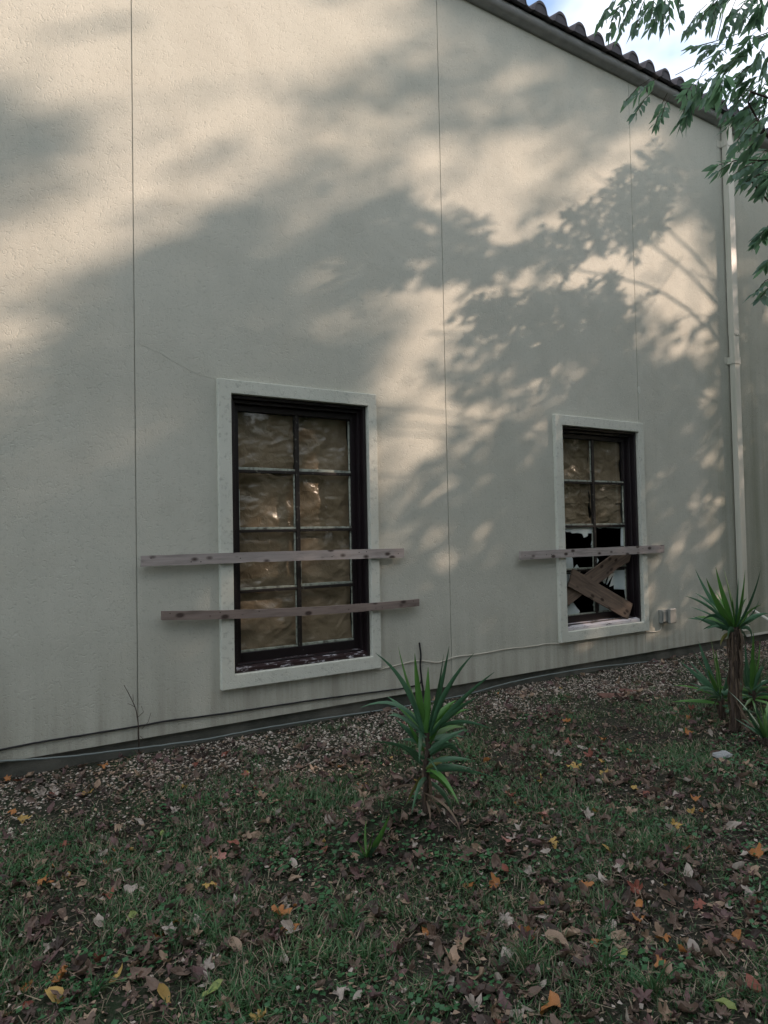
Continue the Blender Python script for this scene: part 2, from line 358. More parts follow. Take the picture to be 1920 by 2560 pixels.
# ------------------------------------------------------------------ building
WINS = [(1.905, 3.227, 0.528, 2.864), (5.785, 7.109, 0.516, 2.854)]   # openings x0,x1,z0,z1
Z0, Z1 = 0.125, 7.42
B = empty('stucco_building'); tag(B, 'pale stucco building wall with tiled eave and two boarded windows', 'building')
def build_wall():
    mb = MB(); gv = 0.004; XL, XR = -9.0, 16.0
    joints = [1.142, 4.171, 7.174, 12.0]
    xb = [XL] + joints + [XR]
    def front(x0, x1, z0, z1, y):
        mb.add([(x0, y, z0), (x1, y, z0), (x1, y, z1), (x0, y, z1)], [(0, 1, 2, 3)])
    cutx = sorted({q for w in WINS for q in w[:2]})
    for i in range(len(xb)-1):
        a = xb[i] + (gv if i else 0); b = xb[i+1] - (gv if i < len(xb)-2 else 0)
        ex = [a] + [q for q in cutx if a < q < b] + [b]
        for x0, x1 in zip(ex[:-1], ex[1:]):
            w = [q for q in WINS if q[0]-1e-6 <= x0 and x1 <= q[1]+1e-6]
            if w:
                front(x0, x1, Z0, w[0][2], 0); front(x0, x1, w[0][3], Z1, 0)
            else: front(x0, x1, Z0, Z1, 0)
        for x in (a, b): mb.add([(x, 0, Z0), (x, 0.014, Z0), (x, 0.014, Z1), (x, 0, Z1)], [(0, 1, 2, 3)])
        mb.add([(a, 0, Z0), (b, 0, Z0), (b, 0.2, Z0), (a, 0.2, Z0)], [(0, 3, 2, 1)])
    for x in joints: front(x-gv, x+gv, Z0, Z1, 0.010)
    for x0, x1, z0, z1 in WINS:       # reveals of the openings
        d = 0.24
        mb.add([(x0, 0, z0), (x0, d, z0), (x0, d, z1), (x0, 0, z1)], [(0, 1, 2, 3)])
        mb.add([(x1, 0, z0), (x1, d, z0), (x1, d, z1), (x1, 0, z1)], [(3, 2, 1, 0)])
        mb.add([(x0, 0, z1), (x1, 0, z1), (x1, d, z1), (x0, d, z1)], [(3, 2, 1, 0)])
        mb.add([(x0, 0, z0), (x1, 0, z0), (x1, d, z0), (x0, d, z0)], [(0, 1, 2, 3)])
    # inner skin, ends and back of the hall, so that the room behind the broken panes is dark
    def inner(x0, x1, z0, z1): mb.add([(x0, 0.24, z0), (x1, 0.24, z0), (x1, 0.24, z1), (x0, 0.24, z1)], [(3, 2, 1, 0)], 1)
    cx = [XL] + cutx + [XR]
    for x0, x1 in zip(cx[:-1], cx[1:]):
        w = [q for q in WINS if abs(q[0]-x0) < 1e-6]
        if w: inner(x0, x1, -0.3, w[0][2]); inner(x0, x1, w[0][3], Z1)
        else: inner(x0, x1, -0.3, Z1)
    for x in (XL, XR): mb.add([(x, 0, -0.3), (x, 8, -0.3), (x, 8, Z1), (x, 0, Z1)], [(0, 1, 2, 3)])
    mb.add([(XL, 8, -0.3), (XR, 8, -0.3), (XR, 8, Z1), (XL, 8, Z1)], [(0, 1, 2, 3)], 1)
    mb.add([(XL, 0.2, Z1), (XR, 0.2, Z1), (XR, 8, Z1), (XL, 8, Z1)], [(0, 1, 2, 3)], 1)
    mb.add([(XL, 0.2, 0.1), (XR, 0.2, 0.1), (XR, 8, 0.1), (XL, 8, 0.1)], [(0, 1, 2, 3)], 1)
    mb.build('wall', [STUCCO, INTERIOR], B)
    pb = MB(); pb.box((XL, 0.035, -0.4), (XR, 0.22, Z0-0.003)); pb.build('foundation', CONCRETE, B)
    fl = MB(); fl.box((9.35, -0.012, Z0-0.018), (XR, -0.002, Z0+0.012)); fl.build('base_flashing', PVC, B)
    # convex moulding under the tiles
    cm = MB(); n = 9; zc, yc, r = 7.40, -0.015, 0.085
    prof = [(0.0, 7.315), (-0.03, 7.315), (-0.035, 7.33)] + [(yc - r*math.cos(t)*1.15, zc + r*math.sin(t)*0.85) for t in np.linspace(-0.9, 1.3, n)] + [(0.0, 7.475)]
    L = len(prof)
    vs = [(XL, y, z) for y, z in prof] + [(XR, y, z) for y, z in prof]
    cm.add(vs, [(i, i+1, L+i+1, L+i) for i in range(L-1)])
    o = cm.build('eave_moulding', MOULD, B, smooth=True)
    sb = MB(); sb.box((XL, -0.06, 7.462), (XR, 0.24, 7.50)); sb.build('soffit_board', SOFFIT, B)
    return XL, XR
XL, XR = build_wall()

def build_roof():
    # barrel tiles: one rippled sheet climbing away from the eave, with closed crest ends
    pitch, n, amp = 0.3155, 16, 0.062
    k0, k1 = int((-3-5.817)/pitch), int((16-5.817)/pitch)
    xs, zs = [], []
    for k in range(k0, k1):
        for i in range(n):
            u = i/n; x = 5.817 + (k+u-0.5)*pitch
            d = abs(u-0.5)
            z = amp*2*math.sqrt(max(0, 1-(d/0.30)**2)) if d < 0.30 else -0.018*math.sin(math.pi*(d-0.30)/0.20*0.5)
            xs.append(x); zs.append(z)
    xs = np.array(xs); zs = np.array(zs); m_ = len(xs)
    rows = [(-0.17, 0.0), (-0.166, 0.0)]
    sl = math.tan(rad(17))
    rows_y = []
    for c in range(10):
        y = -0.17 + c*0.38; rows_y += [(y, 0.0), (y+0.375, -0.028)]
    V = []; base = 7.455
    for y, dz in rows_y:
        V.append(np.stack([xs, np.full(m_, y), base + zs + (y+0.17)*sl + dz], -1))
    V2 = [np.stack([xs, np.full(m_, y), base + zs*0.86 - 0.016 + (y+0.17)*sl + dz], -1) for y, dz in rows_y]
    V = np.concatenate(V + V2); R = len(rows_y); F = []
    I = np.arange(m_-1)
    for r in range(R-1): F.append(np.stack([r*m_+I, r*m_+I+1, (r+1)*m_+I+1, (r+1)*m_+I], -1))
    for r in range(R-1): F.append(np.stack([(R+r)*m_+I, (R+r+1)*m_+I, (R+r+1)*m_+I+1, (R+r)*m_+I+1], -1))
    F.append(np.stack([I, R*m_+I, R*m_+I+1, I+1], -1))
    mb = MB(); mb.add(V, np.concatenate(F).tolist())
    for k in range(k0, k1):
        xc = 5.817 + k*pitch; pts = []
        for t in np.linspace(0, math.pi, 11): pts.append((xc + 0.090*math.cos(t), base - 0.014 + 0.112*math.sin(t)))
        mb.prism(pts[::-1], -0.163, -0.12, 1)
    roof = mb.build('roof', [TILE, MORTAR], B)
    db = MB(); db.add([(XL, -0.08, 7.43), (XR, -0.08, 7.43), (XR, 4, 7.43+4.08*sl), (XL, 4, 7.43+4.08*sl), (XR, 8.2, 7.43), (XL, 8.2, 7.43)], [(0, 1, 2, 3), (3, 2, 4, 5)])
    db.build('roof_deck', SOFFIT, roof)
build_roof()

def build_spout():
    x0, x1, y0, y1 = 9.135, 9.262, -0.105, -0.022
    mb = MB(); mb.box((x0, y0, 4.33), (x1, y1, 7.36)); mb.box((x0+0.004, y0+0.004, 0.22), (x1-0.004, y1-0.002, 4.36))
    for x in (x0+0.02, x0+0.06, x1-0.02): mb.tube([(x, y0-0.003, 4.345), (x, y0+0.002, 4.345)], 0.005, 8, 1)
    sp = mb.build('downspout', [SPOUT, RUBBER], B, bevel=0.004)
    for z in (7.02, 3.93):
        b = MB(); b.box((x0-0.004, y0-0.004, z), (x1+0.004, y1, z+0.10)); b.box((x0-0.085, -0.005, z), (x0-0.004, -0.0015, z+0.10)); b.box((x0-0.009, y0+0.03, z), (x0-0.004, -0.0015, z+0.1))
        b.build('bracket', SPOUT, sp, bevel=0.002)
build_spout()

# ------------------------------------------------------------------ windows
def crumple(x0, x1, z0, z1, y, seed, amp=0.03, nx=44, nz=44):
    """sheet of creased wrapping paper: sharp ridges between flat facets"""
    xs = np.linspace(x0, x1, nx); zs = np.linspace(z0, z1, nz); V = []; rg = random.Random(int(seed*100))
    cre = [(rg.uniform(x0, x1), rg.uniform(z0, z1), rg.gauss(0.1, .6), rg.uniform(.05, .22), rg.uniform(.006, .02), rg.uniform(-.5, .6)) for _ in range(26)]
    for z in zs:
        for x in xs:
            p = Vector((x*2.0+seed*7.1, z*3.4, seed)); q = Vector((x*5.0+seed*3, z*7.5, seed*2.0))
            h = 0.45 + 0.55*mnoise.noise(p) - 0.75*abs(mnoise.noise(p*1.7)) + 0.28*abs(mnoise.noise(q)) - 0.2*abs(mnoise.noise(q*2.2))
            for cx, cz, a, L, w, k in cre:
                dx, dz = x-cx, z-cz; u = dx*math.cos(a)+dz*math.sin(a); v = -dx*math.sin(a)+dz*math.cos(a)
                if abs(u) < L and abs(v) < 4*w: h += k*.34*(1-(u/L)**2)*math.exp(-abs(v)/w)
            V.append((x, y - amp*max(-.35, min(1.1, h)), z))
    I, J = np.meshgrid(np.arange(nx-1), np.arange(nz-1)); b = (J*nx+I).ravel()
    return np.array(V), np.stack([b, b+1, b+nx+1, b+nx], -1)

def build_window(idx, x0, x1, z0, z1, rows_paper):
    tx = 0.113
    T = MB()
    e = 0.116; p = -0.045
    O = [(x0-tx, z0-e), (x1+tx-0.02, z0-e), (x1+tx-0.02, z1+e), (x0-tx, z1+e)]; Nn = [(x0, z0), (x1, z0), (x1, z1), (x0, z1)]
    vs = [(x, y, z) for y in (p, 0.003) for q in (O, Nn) for x, z in q]
    T.add(vs, [q for i in range(4) for j in [(i+1) % 4] for q in ((i, j, 4+j, 4+i), (i, 8+i, 8+j, j), (4+i, 4+j, 12+j, 12+i))])
    T.build('window_trim', TRIM, B, bevel=0.006)
    g = 0.0015
    F = MB()                                  # outer frame, set back in the opening, stepped
    a0, a1, c0, c1 = x0+g, x1-g, z0+g, z1-g
    def ring(w, d0, d1, ins, mb=F, bot=True):
        X0, X1, Q0, Q1 = a0+ins, a1-ins, c0+ins, c1-ins
        mb.box((X0, d0, Q0), (X0+w, d1, Q1)); mb.box((X1-w, d0, Q0), (X1, d1, Q1))
        mb.box((X0+w, d0, Q1-w), (X1-w, d1, Q1))
        if bot: mb.box((X0+w, d0, Q0), (X1-w, d1, Q0+w))
    ring(0.028, 0.004, 0.20, 0.0)
    ring(0.030, 0.055, 0.20, 0.0285)
    fr = F.build('window', FRAME, B, bevel=0.003)
    s = 0.059; wst = 0.05
    SB = MB(); X0, X1, Q0, Q1 = a0+s, a1-s, c0+s, c1-s
    SB.box((X0, 0.108, Q0), (X0+wst, 0.15, Q1)); SB.box((X1-wst, 0.108, Q0), (X1, 0.15, Q1))
    SB.box((X0+wst, 0.108, Q1-0.055), (X1-wst, 0.15, Q1)); SB.box((X0+wst, 0.106, Q0), (X1-wst, 0.15, Q0+0.085))
    SB.build('sash', FRAME, fr, bevel=0.003)
    px0, px1, pz0, pz1 = X0+wst, X1-wst, Q0+0.085, Q1-0.055
    xm = (px0+px1)/2; mw = 0.019
    rz = [pz0 + (pz1-pz0)*i/4 for i in range(5)]
    MU = MB(); MU.box((xm-mw, 0.106, pz0), (xm+mw, 0.145, pz1))
    for z in rz[1:-1]:
        MU.box((px0, 0.107, z-0.012), (xm-mw-g, 0.145, z+0.012)); MU.box((xm+mw+g, 0.107, z-0.012), (px1, 0.145, z+0.012))
    MU.build('muntins', MUNTIN, fr, bevel=0.003)
    PT = MB(); random.seed(idx*11+3)
    for r in range(4):
        for cx0, cx1 in ((px0, xm-mw-g), (xm+mw+g, px1)):
            zb = rz[r] + (0.012 if r else 0.0) + 0.001
            hh = random.uniform(0.016, 0.026)
            PT.prism([(cx0, zb), (cx1, zb), (cx1, zb+hh*0.8), (cx0+(cx1-cx0)*0.5, zb+hh), (cx0, zb+hh)], 0.116, 0.139)
            if random.random() < 0.75:
                w_ = random.uniform(0.006, 0.014); PT.box((cx1-w_, 0.121, zb+hh), (cx1-0.001, 0.139, rz[r+1]-0.015))
            if random.random() < 0.35:
                w_ = random.uniform(0.006, 0.012); PT.box((cx0+0.001, 0.121, zb+hh), (cx0+w_, 0.139, rz[r+1]-random.uniform(0.02, 0.25)))
    PT.build('putty', PUTTY, fr, bevel=0.003)
    G = MB()
    for r in rows_paper:
        for cx0, cx1 in ((px0, xm-mw), (xm+mw, px1)): G.add([(cx0, 0.14, rz[r]), (cx1, 0.14, rz[r]), (cx1, 0.14, rz[r+1]), (cx0, 0.14, rz[r+1])], [(0, 1, 2, 3)])
    G.build('glass', GLASS, fr)
    Vs, Fs, off = [], [], 0
    for r in rows_paper:
        for h, (cx0, cx1) in enumerate(((px0-0.01, xm-0.004), (xm+0.004, px1+0.01))):
            cuts = [(rz[r]-0.004, rz[r+1]+0.004)] if (idx == 0 or r == 3) else [(rz[r]-0.004, rz[r]+0.30), (rz[r]+0.28, rz[r+1]+0.004)]
            for q, (za, zb) in enumerate(cuts):
                v_, f_ = crumple(cx0, cx1, za, zb, 0.200 - 0.010*q, idx*9+r*2+h*0.7+q*0.3, 0.046)
                Vs.append(v_); Fs.append(f_+off); off += len(v_)
    link('paper', np_mesh('paper', np.concatenate(Vs), np.concatenate(Fs), [PAPER], smooth=True), fr)
    SL = MB()                                 # sloping weathered sill at the foot of the frame
    b0 = z0+g
    SL.add([(a0+0.029, 0.0005, b0+0.030), (a1-0.029, 0.0005, b0+0.030), (a1-0.029, 0.104, b0+0.064), (a0+0.029, 0.104, b0+0.064),
            (a0+0.029, 0.0005, b0+0.001), (a1-0.029, 0.0005, b0+0.001), (a1-0.029, 0.104, b0+0.001), (a0+0.029, 0.104, b0+0.001)],
           [(0, 1, 2, 3), (4, 7, 6, 5), (0, 4, 5, 1), (1, 5, 6, 2), (2, 6, 7, 3), (3, 7, 4, 0)])
    SL.build('sill', SILL if idx == 0 else SILL2, fr)
    return fr
w1 = build_window(0, *WINS[0], (0, 1, 2, 3))
w2 = build_window(1, *WINS[1], (2, 3))
# broken panes of the second window (outlines in the plane of the glass)
def z4(pts, y): return [tuple(wp(1380+a*.1627, 1280+b*.1627, y)[[0, 2]]) for a, b in pts]
shards = [
 [(180,235),(640,235),(655,330),(635,350),(630,325),(550,330),(550,370),(490,395),(465,335),(380,320),(310,330),(280,305),(235,308),(180,290)],
 [(660,240),(655,545),(610,545),(618,510),(602,505),(612,450),(640,350)],
 [(1060,235),(1165,240),(1150,270),(1100,345),(1135,500),(1130,525),(1060,520)],
 [(690,240),(1060,235),(1040,250),(790,242),(735,255)],
 [(180,520),(215,570),(180,575)],
 [(190,690),(300,690),(320,715),(332,900),(330,935),(195,940)],
 [(325,880),(385,805),(445,905),(430,930)],
 [(690,700),(720,740),(700,790),(690,780)],
 [(200,950),(320,955),(300,1170),(205,1180)],
 [(960,890),(1165,890),(1165,1190),(955,1185),(950,1120),(880,1155),(905,1080)],
 [(880,960),(960,930),(850,1110),(835,1120)],
 [(780,1060),(850,1000),(810,1100),(795,1095)],
 [(1115,1195),(1165,1190),(1165,1350),(1130,1340)],
 [(210,1430),(330,1390),(375,1460),(430,1525),(390,1615),(215,1645)],
 [(640,1410),(700,1400),(705,1590),(640,1600),(668,1545),(660,1480),(630,1430)],
 [(725,1380),(980,1520),(900,1575),(725,1600)],
 [(1020,240),(1060,250),(1110,300),(1165,250),(1160,235)],
]
for i, sh in enumerate(shards):
    sb = MB(); sb.prism(z4(sh, 0.133), 0.1325+0.0006*(i % 3), 0.1365+0.0006*(i % 3)); sb.build('glass_shard', SHARD, w2)

# ------------------------------------------------------------------ boards
def board(name, lt, lb, rt, rb, y0, y1, mat, label, cat, group=None, ragged=0.0, bow=0.0, n=40, seed=1):
    """A sawn board between the corner points (x, z) with slightly uneven edges."""
    rg = random.Random(seed); lt, lb, rt, rb = map(np.array, (lt, lb, rt, rb))
    o = (lt+lb+rt+rb)/4; vs = []
    for i in range(n+1):
        t = i/n; top = lt+(rt-lt)*t; bot = lb+(rb-lb)*t
        s = bow*(1-(2*t-1)**2)
        et = rg.uniform(-.001, .001); eb = rg.uniform(-.001, .001) + (ragged*max(0, mnoise.noise(Vector((t*9, seed, 0)))) if t < 0.4 else 0)
        for q, e_ in ((bot, eb+s), (top, et+s)):
            for y in (y0, y1): vs.append((q[0]-o[0], y-y0, q[1]+e_-o[1]))
    fs = []
    for i in range(n):
        a = 4*i; b = a+4
        fs += [(a, b, b+2, a+2), (a+1, a+3, b+3, b+1), (a+2, b+2, b+3, a+3), (a, a+1, b+1, b)]
    fs += [(0, 2, 3, 1), (4*n, 4*n+1, 4*n+3, 4*n+2)]
    mb = MB(); mb.add(vs, fs)
    for t in (.03, .16, .19, .33, .68, .80, .83, .97):
        q = (lt+(rt-lt)*t)*.5 + (lb+(rb-lb)*t)*.5 + np.array([rg.uniform(-.01, .01), rg.uniform(-.022, .022)+bow*(1-(2*t-1)**2)]) - o
        mb.tube([(q[0], -.002, q[1]), (q[0], .003, q[1])], .0045, 7, 1)
    mat = [mat, RUST]
    ob = mb.build(name, mat, None, loc=(o[0], y0, o[1])); tag(ob, label, cat, group)
    return ob
ZS = 1.68
board('wooden_board', (1.163, ZS-.145), (1.162, ZS-.229), (3.579, ZS-.160), (3.577, ZS-.247), -.0715, -.0465, WOOD,
      'pinkish grey knotty board nailed across the wider papered window, higher of its two boards', 'board', 'boards nailed across the windows', 0.02, 0.004, seed=3)
board('wooden_board', (1.311, ZS-.580), (1.310, ZS-.651), (3.741, ZS-.652), (3.739, ZS-.721), -.0765, -.0465, WOOD2,
      'brown grey sagging board nailed across the foot of the papered window', 'board', 'boards nailed across the windows', 0.0, -0.026, seed=5)
board('wooden_board', (5.069, ZS-.236), (5.066, ZS-.326), (7.503, ZS-.232), (7.498, ZS-.330), -.0715, -.0465, WOOD,
      'straight pinkish grey board nailed across the broken window', 'board', 'boards nailed across the windows', 0.0, 0.0, seed=8)
def plank(pts, y0, y1, label, seed):
    P = z4(pts, y0); c = np.mean(P, 0)
    ang = math.atan2(P[1][1]-P[0][1], P[1][0]-P[0][0])
    ca, sa = math.cos(-ang), math.sin(-ang)
    Q = [((x-c[0])*ca-(z-c[1])*sa, (x-c[0])*sa+(z-c[1])*ca) for x, z in P]
    mb = MB(); mb.prism(Q[::-1], 0, y1-y0)
    o = mb.build('broken_plank', PLANK, None, bevel=0.002, loc=(c[0], y0, c[1])); o.rotation_euler = (0, -ang, 0)
    tag(o, label, 'plank', 'loose planks crossed in the broken window'); return o
plank([(205,1180),(940,655),(1130,640),(1215,660),(1190,765),(1010,860),(860,1000),(720,1090),(440,1290),(255,1440),(230,1380)], 0.060, 0.082,
      'brown plank rising to the right behind another plank in the broken window', 4)
plank([(330,870),(1245,1410),(1170,1650),(255,1140)], 0.030, 0.054,
      'brown plank slanting down to the right across the front of the broken window', 5)

# ------------------------------------------------------------------ small things on the wall
def outlet_box():
    c = wp(1660, 1538); r = empty('outlet_box', (c[0], 0, c[2]))
    tag(r, 'small grey electrical box on the stucco beside the broken window', 'electrical box')
    b = MB(); b.box((-0.115, -0.055, -0.09), (0.045, -0.001, 0.075)); b.build('back_box', BOXM, r, bevel=0.006)
    b = MB(); b.box((-0.02, -0.10, -0.10), (0.115, -0.0565, 0.09)); b.build('cover', BOXM, r, bevel=0.014)
    b = MB(); b.box((-0.105, -0.068, -0.07), (-0.028, -0.0565, 0.06)); b.build('lid', BOXM, r, bevel=0.004)
outlet_box()
sc_ = 1920/1659
def wall_line(name, pts, y, r, mat, label, cat, n=8, jit=0.0):
    P = [wp(a*sc_, b*sc_, y) for a, b in pts]; P = smooth_path(P, n)
    rg = random.Random(len(pts)*7)
    P = [p + np.array([0, 0, rg.uniform(-jit, jit)]) for p in P]
    mb = MB(); mb.tube(P, r, 8); o = mb.build(name, mat, None, smooth=True); tag(o, label, cat); return o
wall_line('white_cable', [(818,1447),(860,1436),(905,1427),(945,1431),(985,1419),(1040,1412),(1100,1401),(1150,1396),(1180,1391),(1235,1389),(1290,1378),(1352,1372),(1395,1366),(1425,1362),(1431,1345)],
          -0.010, 0.0045, CABLE, 'thin cream cable sagging along the wall from window to electrical box', 'cable', 8, 0.002)
wall_line('black_cable', [(-40,1629),(0,1620),(60,1608),(130,1596),(200,1585),(297,1569),(370,1556),(450,1546),(560,1530),(680,1512),(770,1500),(840,1491),(875,1486),(905,1478),(911,1465)],
          -0.011, 0.007, RUBBER, 'black cable clipped along the foot of the stucco wall', 'cable', 8, 0.001)
wall_line('black_wire', [(905,1530),(914,1500),(911,1470),(908,1440),(909,1415),(907,1397),(906,1388)], -0.02, 0.009, RUBBER,
          'frayed black wire end standing up the wall behind the yucca', 'wire', 6, 0.003)
wall_line('conduit_pipe', [(-40,1646),(0,1644),(60,1641),(150,1634),(250,1622),(350,1610),(450,1596),(560,1575),(700,1552),(850,1530),(1000,1502),(1100,1475),(1200,1455),(1300,1440),(1400,1430),(1500,1424),(1600,1415),(1700,1405)],
          -0.05, 0.007, CONDUIT, 'grey plastic conduit running along the base of the wall above the gravel', 'pipe', 6, 0.002)
def wall_marks():
    mb = MB(); P = smooth_path([wp(a*sc_, b*sc_, 0.0) for a, b in [(293,735),(320,752),(352,766),(390,790),(430,808),(466,819)]], 5)
    rg = random.Random(2); P = [p+np.array([0, 0, rg.uniform(-.006, .006)]) for p in P]; mb.tube(P, .0016, 5); mb.build('hairline_crack', STUCCO, B)
    c = wp(1380*sc_, 843*sc_); mb = MB(); n = 9
    mb.prism([(c[0]+.026*math.cos(t)*(1+.2*math.sin(3*t)), c[2]+.06*math.sin(t)*(1+.15*math.cos(2*t))) for t in np.linspace(0, 2*math.pi, n, endpoint=False)], -.006, .001); mb.build('filler_patch', TRIM, B, bevel=.003)
wall_marks()
def vine():
    mb = MB()
    pts = [(300,1640),(300,1600),(299,1570),(296,1545),(292,1528),(280,1502),(268,1480)]
    P = smooth_path([wp(a*sc_, b*sc_, -0.03) for a, b in pts], 6); mb.tube(P, list(np.linspace(0.0055, 0.0022, len(P))), 6)
    for tw in ([(297,1550),(310,1538),(305,1525)], [(292,1528),(283,1522),(276,1520)], [(288,1515),(287,1500)], [(305,1601),(310,1597),(303,1590)], [(306,1575),(320,1560),(326,1540)]):
        mb.tube([wp(a*sc_, b*sc_, -0.03) for a, b in tw], 0.0018, 5)
    o = mb.build('dry_vine', BARK, None, smooth=True); tag(o, 'bare dry vine stem climbing the wall joint at left', 'vine')
vine()
a = wp(1700+805*.226, 1400+555*.226, -0.35); b_ = gp(1935, 1577)
mb = MB(); mb.tube([dp(1881, 1524, 6.6), dp(1950, 1568, 6.2)], 0.013, 10)
tag(mb.build('white_pole', PVC, None, smooth=True), 'thin white plastic pole leaning beside the downspout foot', 'pole')

# ------------------------------------------------------------------ yuccas
def blade(mb, p0, p1, width, bend, mi=0, n=9, side=None, fold=0.25):
    """A stiff lanceolate yucca blade from p0 to p1; bend lifts the middle (arching)."""
    p0 = np.array(p0); p1 = np.array(p1); d = p1-p0; L = np.linalg.norm(d)
    view = EYE - p0; view /= np.linalg.norm(view)
    vs = []; tw = random.uniform(-0.7, 0.7)
    for i in range(n+1):
        t = i/n; p = p0 + d*t + np.array(bend)*4*t*(1-t)
        tan = d + np.array(bend)*4*(1-2*t); tan /= np.linalg.norm(tan)
        s = np.cross(tan, view); s /= np.linalg.norm(s); nrm = np.cross(s, tan)
        s2 = s*math.cos(tw) + nrm*math.sin(tw); n2 = np.cross(s2, tan)
        w = width*(0.55+0.45*min(1, t/0.35))*min(1.0, ((1-t)/0.6)**0.8 if t > 0.4 else 1.0)
        w = max(w, 0.0015)
        vs += [p - s2*w/2, p + n2*w*fold, p + s2*w/2]
    fs = []
    for i in range(n):
        a = 3*i; fs += [(a, a+1, a+4, a+3), (a+1, a+2, a+5, a+4)]
    mb.add(vs, fs, mi)
def yucca(name, base_px, depth, conv, blades, stem, label, group, seed, stem_r=0.02, skirt=0, extra=0, grounded=True, front=0, fl=1.0):
    """blades: (x0,y0,x1,y1,width,bendx,bendy,kind) in photo pixels at the plant's distance; each gets its own depth."""
    random.seed(seed); rg = random.Random(seed)
    bp = gp(*conv(*base_px))
    for _ in range(4): bp = gp(*conv(*base_px), float(hills(bp[0], bp[1])))
    depth = float((bp-EYE)@CF) if grounded else depth
    base = dp(*conv(*base_px), depth); r = empty(name, tuple(base)); tag(r, label, 'yucca', group)
    MATS = [YUC, YUC_OLD, YUC_YEL]
    f = MB(); dr = MB(); ppm = FPX/depth
    for bl in blades:
        x0, y0, x1, y1, w, bx, by, k = bl
        p0 = dp(*conv(x0, y0), depth + rg.uniform(-.02, .02)); p1 = dp(*conv(x1, y1), depth + rg.uniform(-.22, .16))
        q = conv(0, 0); s = (conv(1, 0)[0]-q[0])/ppm
        bend = (CR*bx - CU*by)*s
        (dr if k == 3 else f).__class__
        if k == 3: blade(dr, p0-base, p1-base, w*0.7, bend, 0, fold=0.1)
        else: blade(f, p0-base, p1-base, w*1.02, bend, k)
    for i in range(extra):                      # the blades of the far side
        x, y = stem[-1]; p0 = dp(*conv(x, y+rg.uniform(0, 60)), depth)
        th = rg.uniform(-1.3, 1.3); dirv = CR*math.sin(th)*0.8 + CF*rg.uniform(0.3, 0.9) + np.array([0, 0, rg.uniform(-0.2, 0.9)])
        dirv /= np.linalg.norm(dirv); blade(f, p0-base, p0+dirv*rg.uniform(.28, .45)-base, 0.04, (0, 0, 0.03), rg.choice((0, 1)))
    for i in range(front):                      # shorter leaves all round the upper stem
        t = rg.uniform(.42, 1); k = t*(len(stem)-1); i0 = min(int(k), len(stem)-2); q = np.array(stem[i0])+(np.array(stem[i0+1])-np.array(stem[i0]))*(k-i0)
        p0 = dp(*conv(*q), depth-.01); th = rg.uniform(0, 6.28); L = rg.uniform(.20, .36)*fl; el = (t-.75)*1.6+rg.uniform(-.35, .35)
        dv = np.array([math.cos(th)*math.cos(el), math.sin(th)*math.cos(el), math.sin(el)]); e = p0+dv*L; e[2] = max(e[2], .02)
        blade(f, p0-base, e-base, rg.uniform(.026, .038), (0, 0, rg.uniform(.01, .07)), rg.choice((0, 1, 1)))
    P = smooth_path([dp(*conv(x, y), depth) - base for x, y in stem], 6)
    tr = MB(); rr = [stem_r*(1+0.15*math.sin(i*2.1)) for i in range(len(P))]
    tr.tube(P, rr, 10); tr.build('trunk', BARK, r, smooth=True)
    for i in range(skirt):                      # dead leaves hanging down the trunk
        t = rg.uniform(0.15, 1.0); p = P[int(t*(len(P)-1))]; th = rg.uniform(0, 6.28)
        o = np.array([math.cos(th), math.sin(th), 0])*stem_r*1.02; L = rg.uniform(.12, .34)
        e = p + o*rg.uniform(.2, 1.5) + np.array([0, 0, -min(L, max(0.05, p[2]-0.02))])
        blade(dr, p+o, e, rg.uniform(.010, .022), o*rg.uniform(0.0, .5), 0, 6, fold=0.1)
    f.build('blades', MATS, r, smooth=True)
    if dr.v: dr.build('dead_leaves', YUC_DRY, r, smooth=True)
    return r
c4 = lambda x, y: (800+x*.3617, 1550+y*.3617)
cy = [ # crop pixels of the centre plant
 (735,770,540,180,.040,-15,10,0),(725,770,655,230,.042,-10,0,0),(735,780,748,325,.045,0,0,0),(745,770,893,180,.036,14,-8,1),(750,770,855,235,.034,10,0,1),
 (715,775,385,230,.030,30,-60,1),(760,780,1065,230,.030,-30,-30,1),(770,790,1205,360,.034,-10,-20,1),(765,800,1100,525,.036,-10,-20,1),
 (720,790,280,605,.030,40,-110,1),(730,800,470,660,.034,-20,-50,1),(700,860,520,690,.034,-10,-20,1),(700,760,685,985,.034,0,-10,1),(760,800,1180,750,.032,-30,-70,1),
 (750,900,1010,755,.036,-10,-10,1),(760,930,995,1000,.034,20,-100,1),(740,850,850,705,.036,0,0,0),(730,870,560,830,.030,0,-20,1),(720,960,350,840,.026,20,-30,1),
 (720,1010,560,870,.026,0,-10,1),(700,1080,592,1285,.032,-5,0,2),(760,1120,912,1355,.032,30,-20,1),(755,1060,1235,1105,.022,0,-45,1),(760,1050,1080,1070,.02,0,-30,1),
 (735,1030,845,985,.026,0,-10,2),(760,940,960,860,.028,0,-20,1),(740,1010,900,930,.022,0,-10,2),(715,900,600,700,.03,0,0,0),(760,860,830,720,.03,0,0,0),
 (735,800,620,480,.03,-10,0,1),(730,1200,975,1485,.020,40,-30,3),(740,1210,885,1440,.018,20,-10,3),(720,1180,420,1230,.02,0,-60,3),(725,1240,610,1420,.018,-20,-30,3),(745,1220,840,1370,.018,10,-10,3),
 (700,970,590,950,.02,0,-10,3),(735,1250,760,1400,.02,10,0,3)]
yucca('yucca', (728,1325), 3.88, c4, cy, [(728,1330),(722,1230),(735,1130),(733,1000),(748,880),(738,780)],
      'young green yucca on a single thin stem in the middle of the grass', 'yuccas', 21, 0.015, 8, 10, front=9)
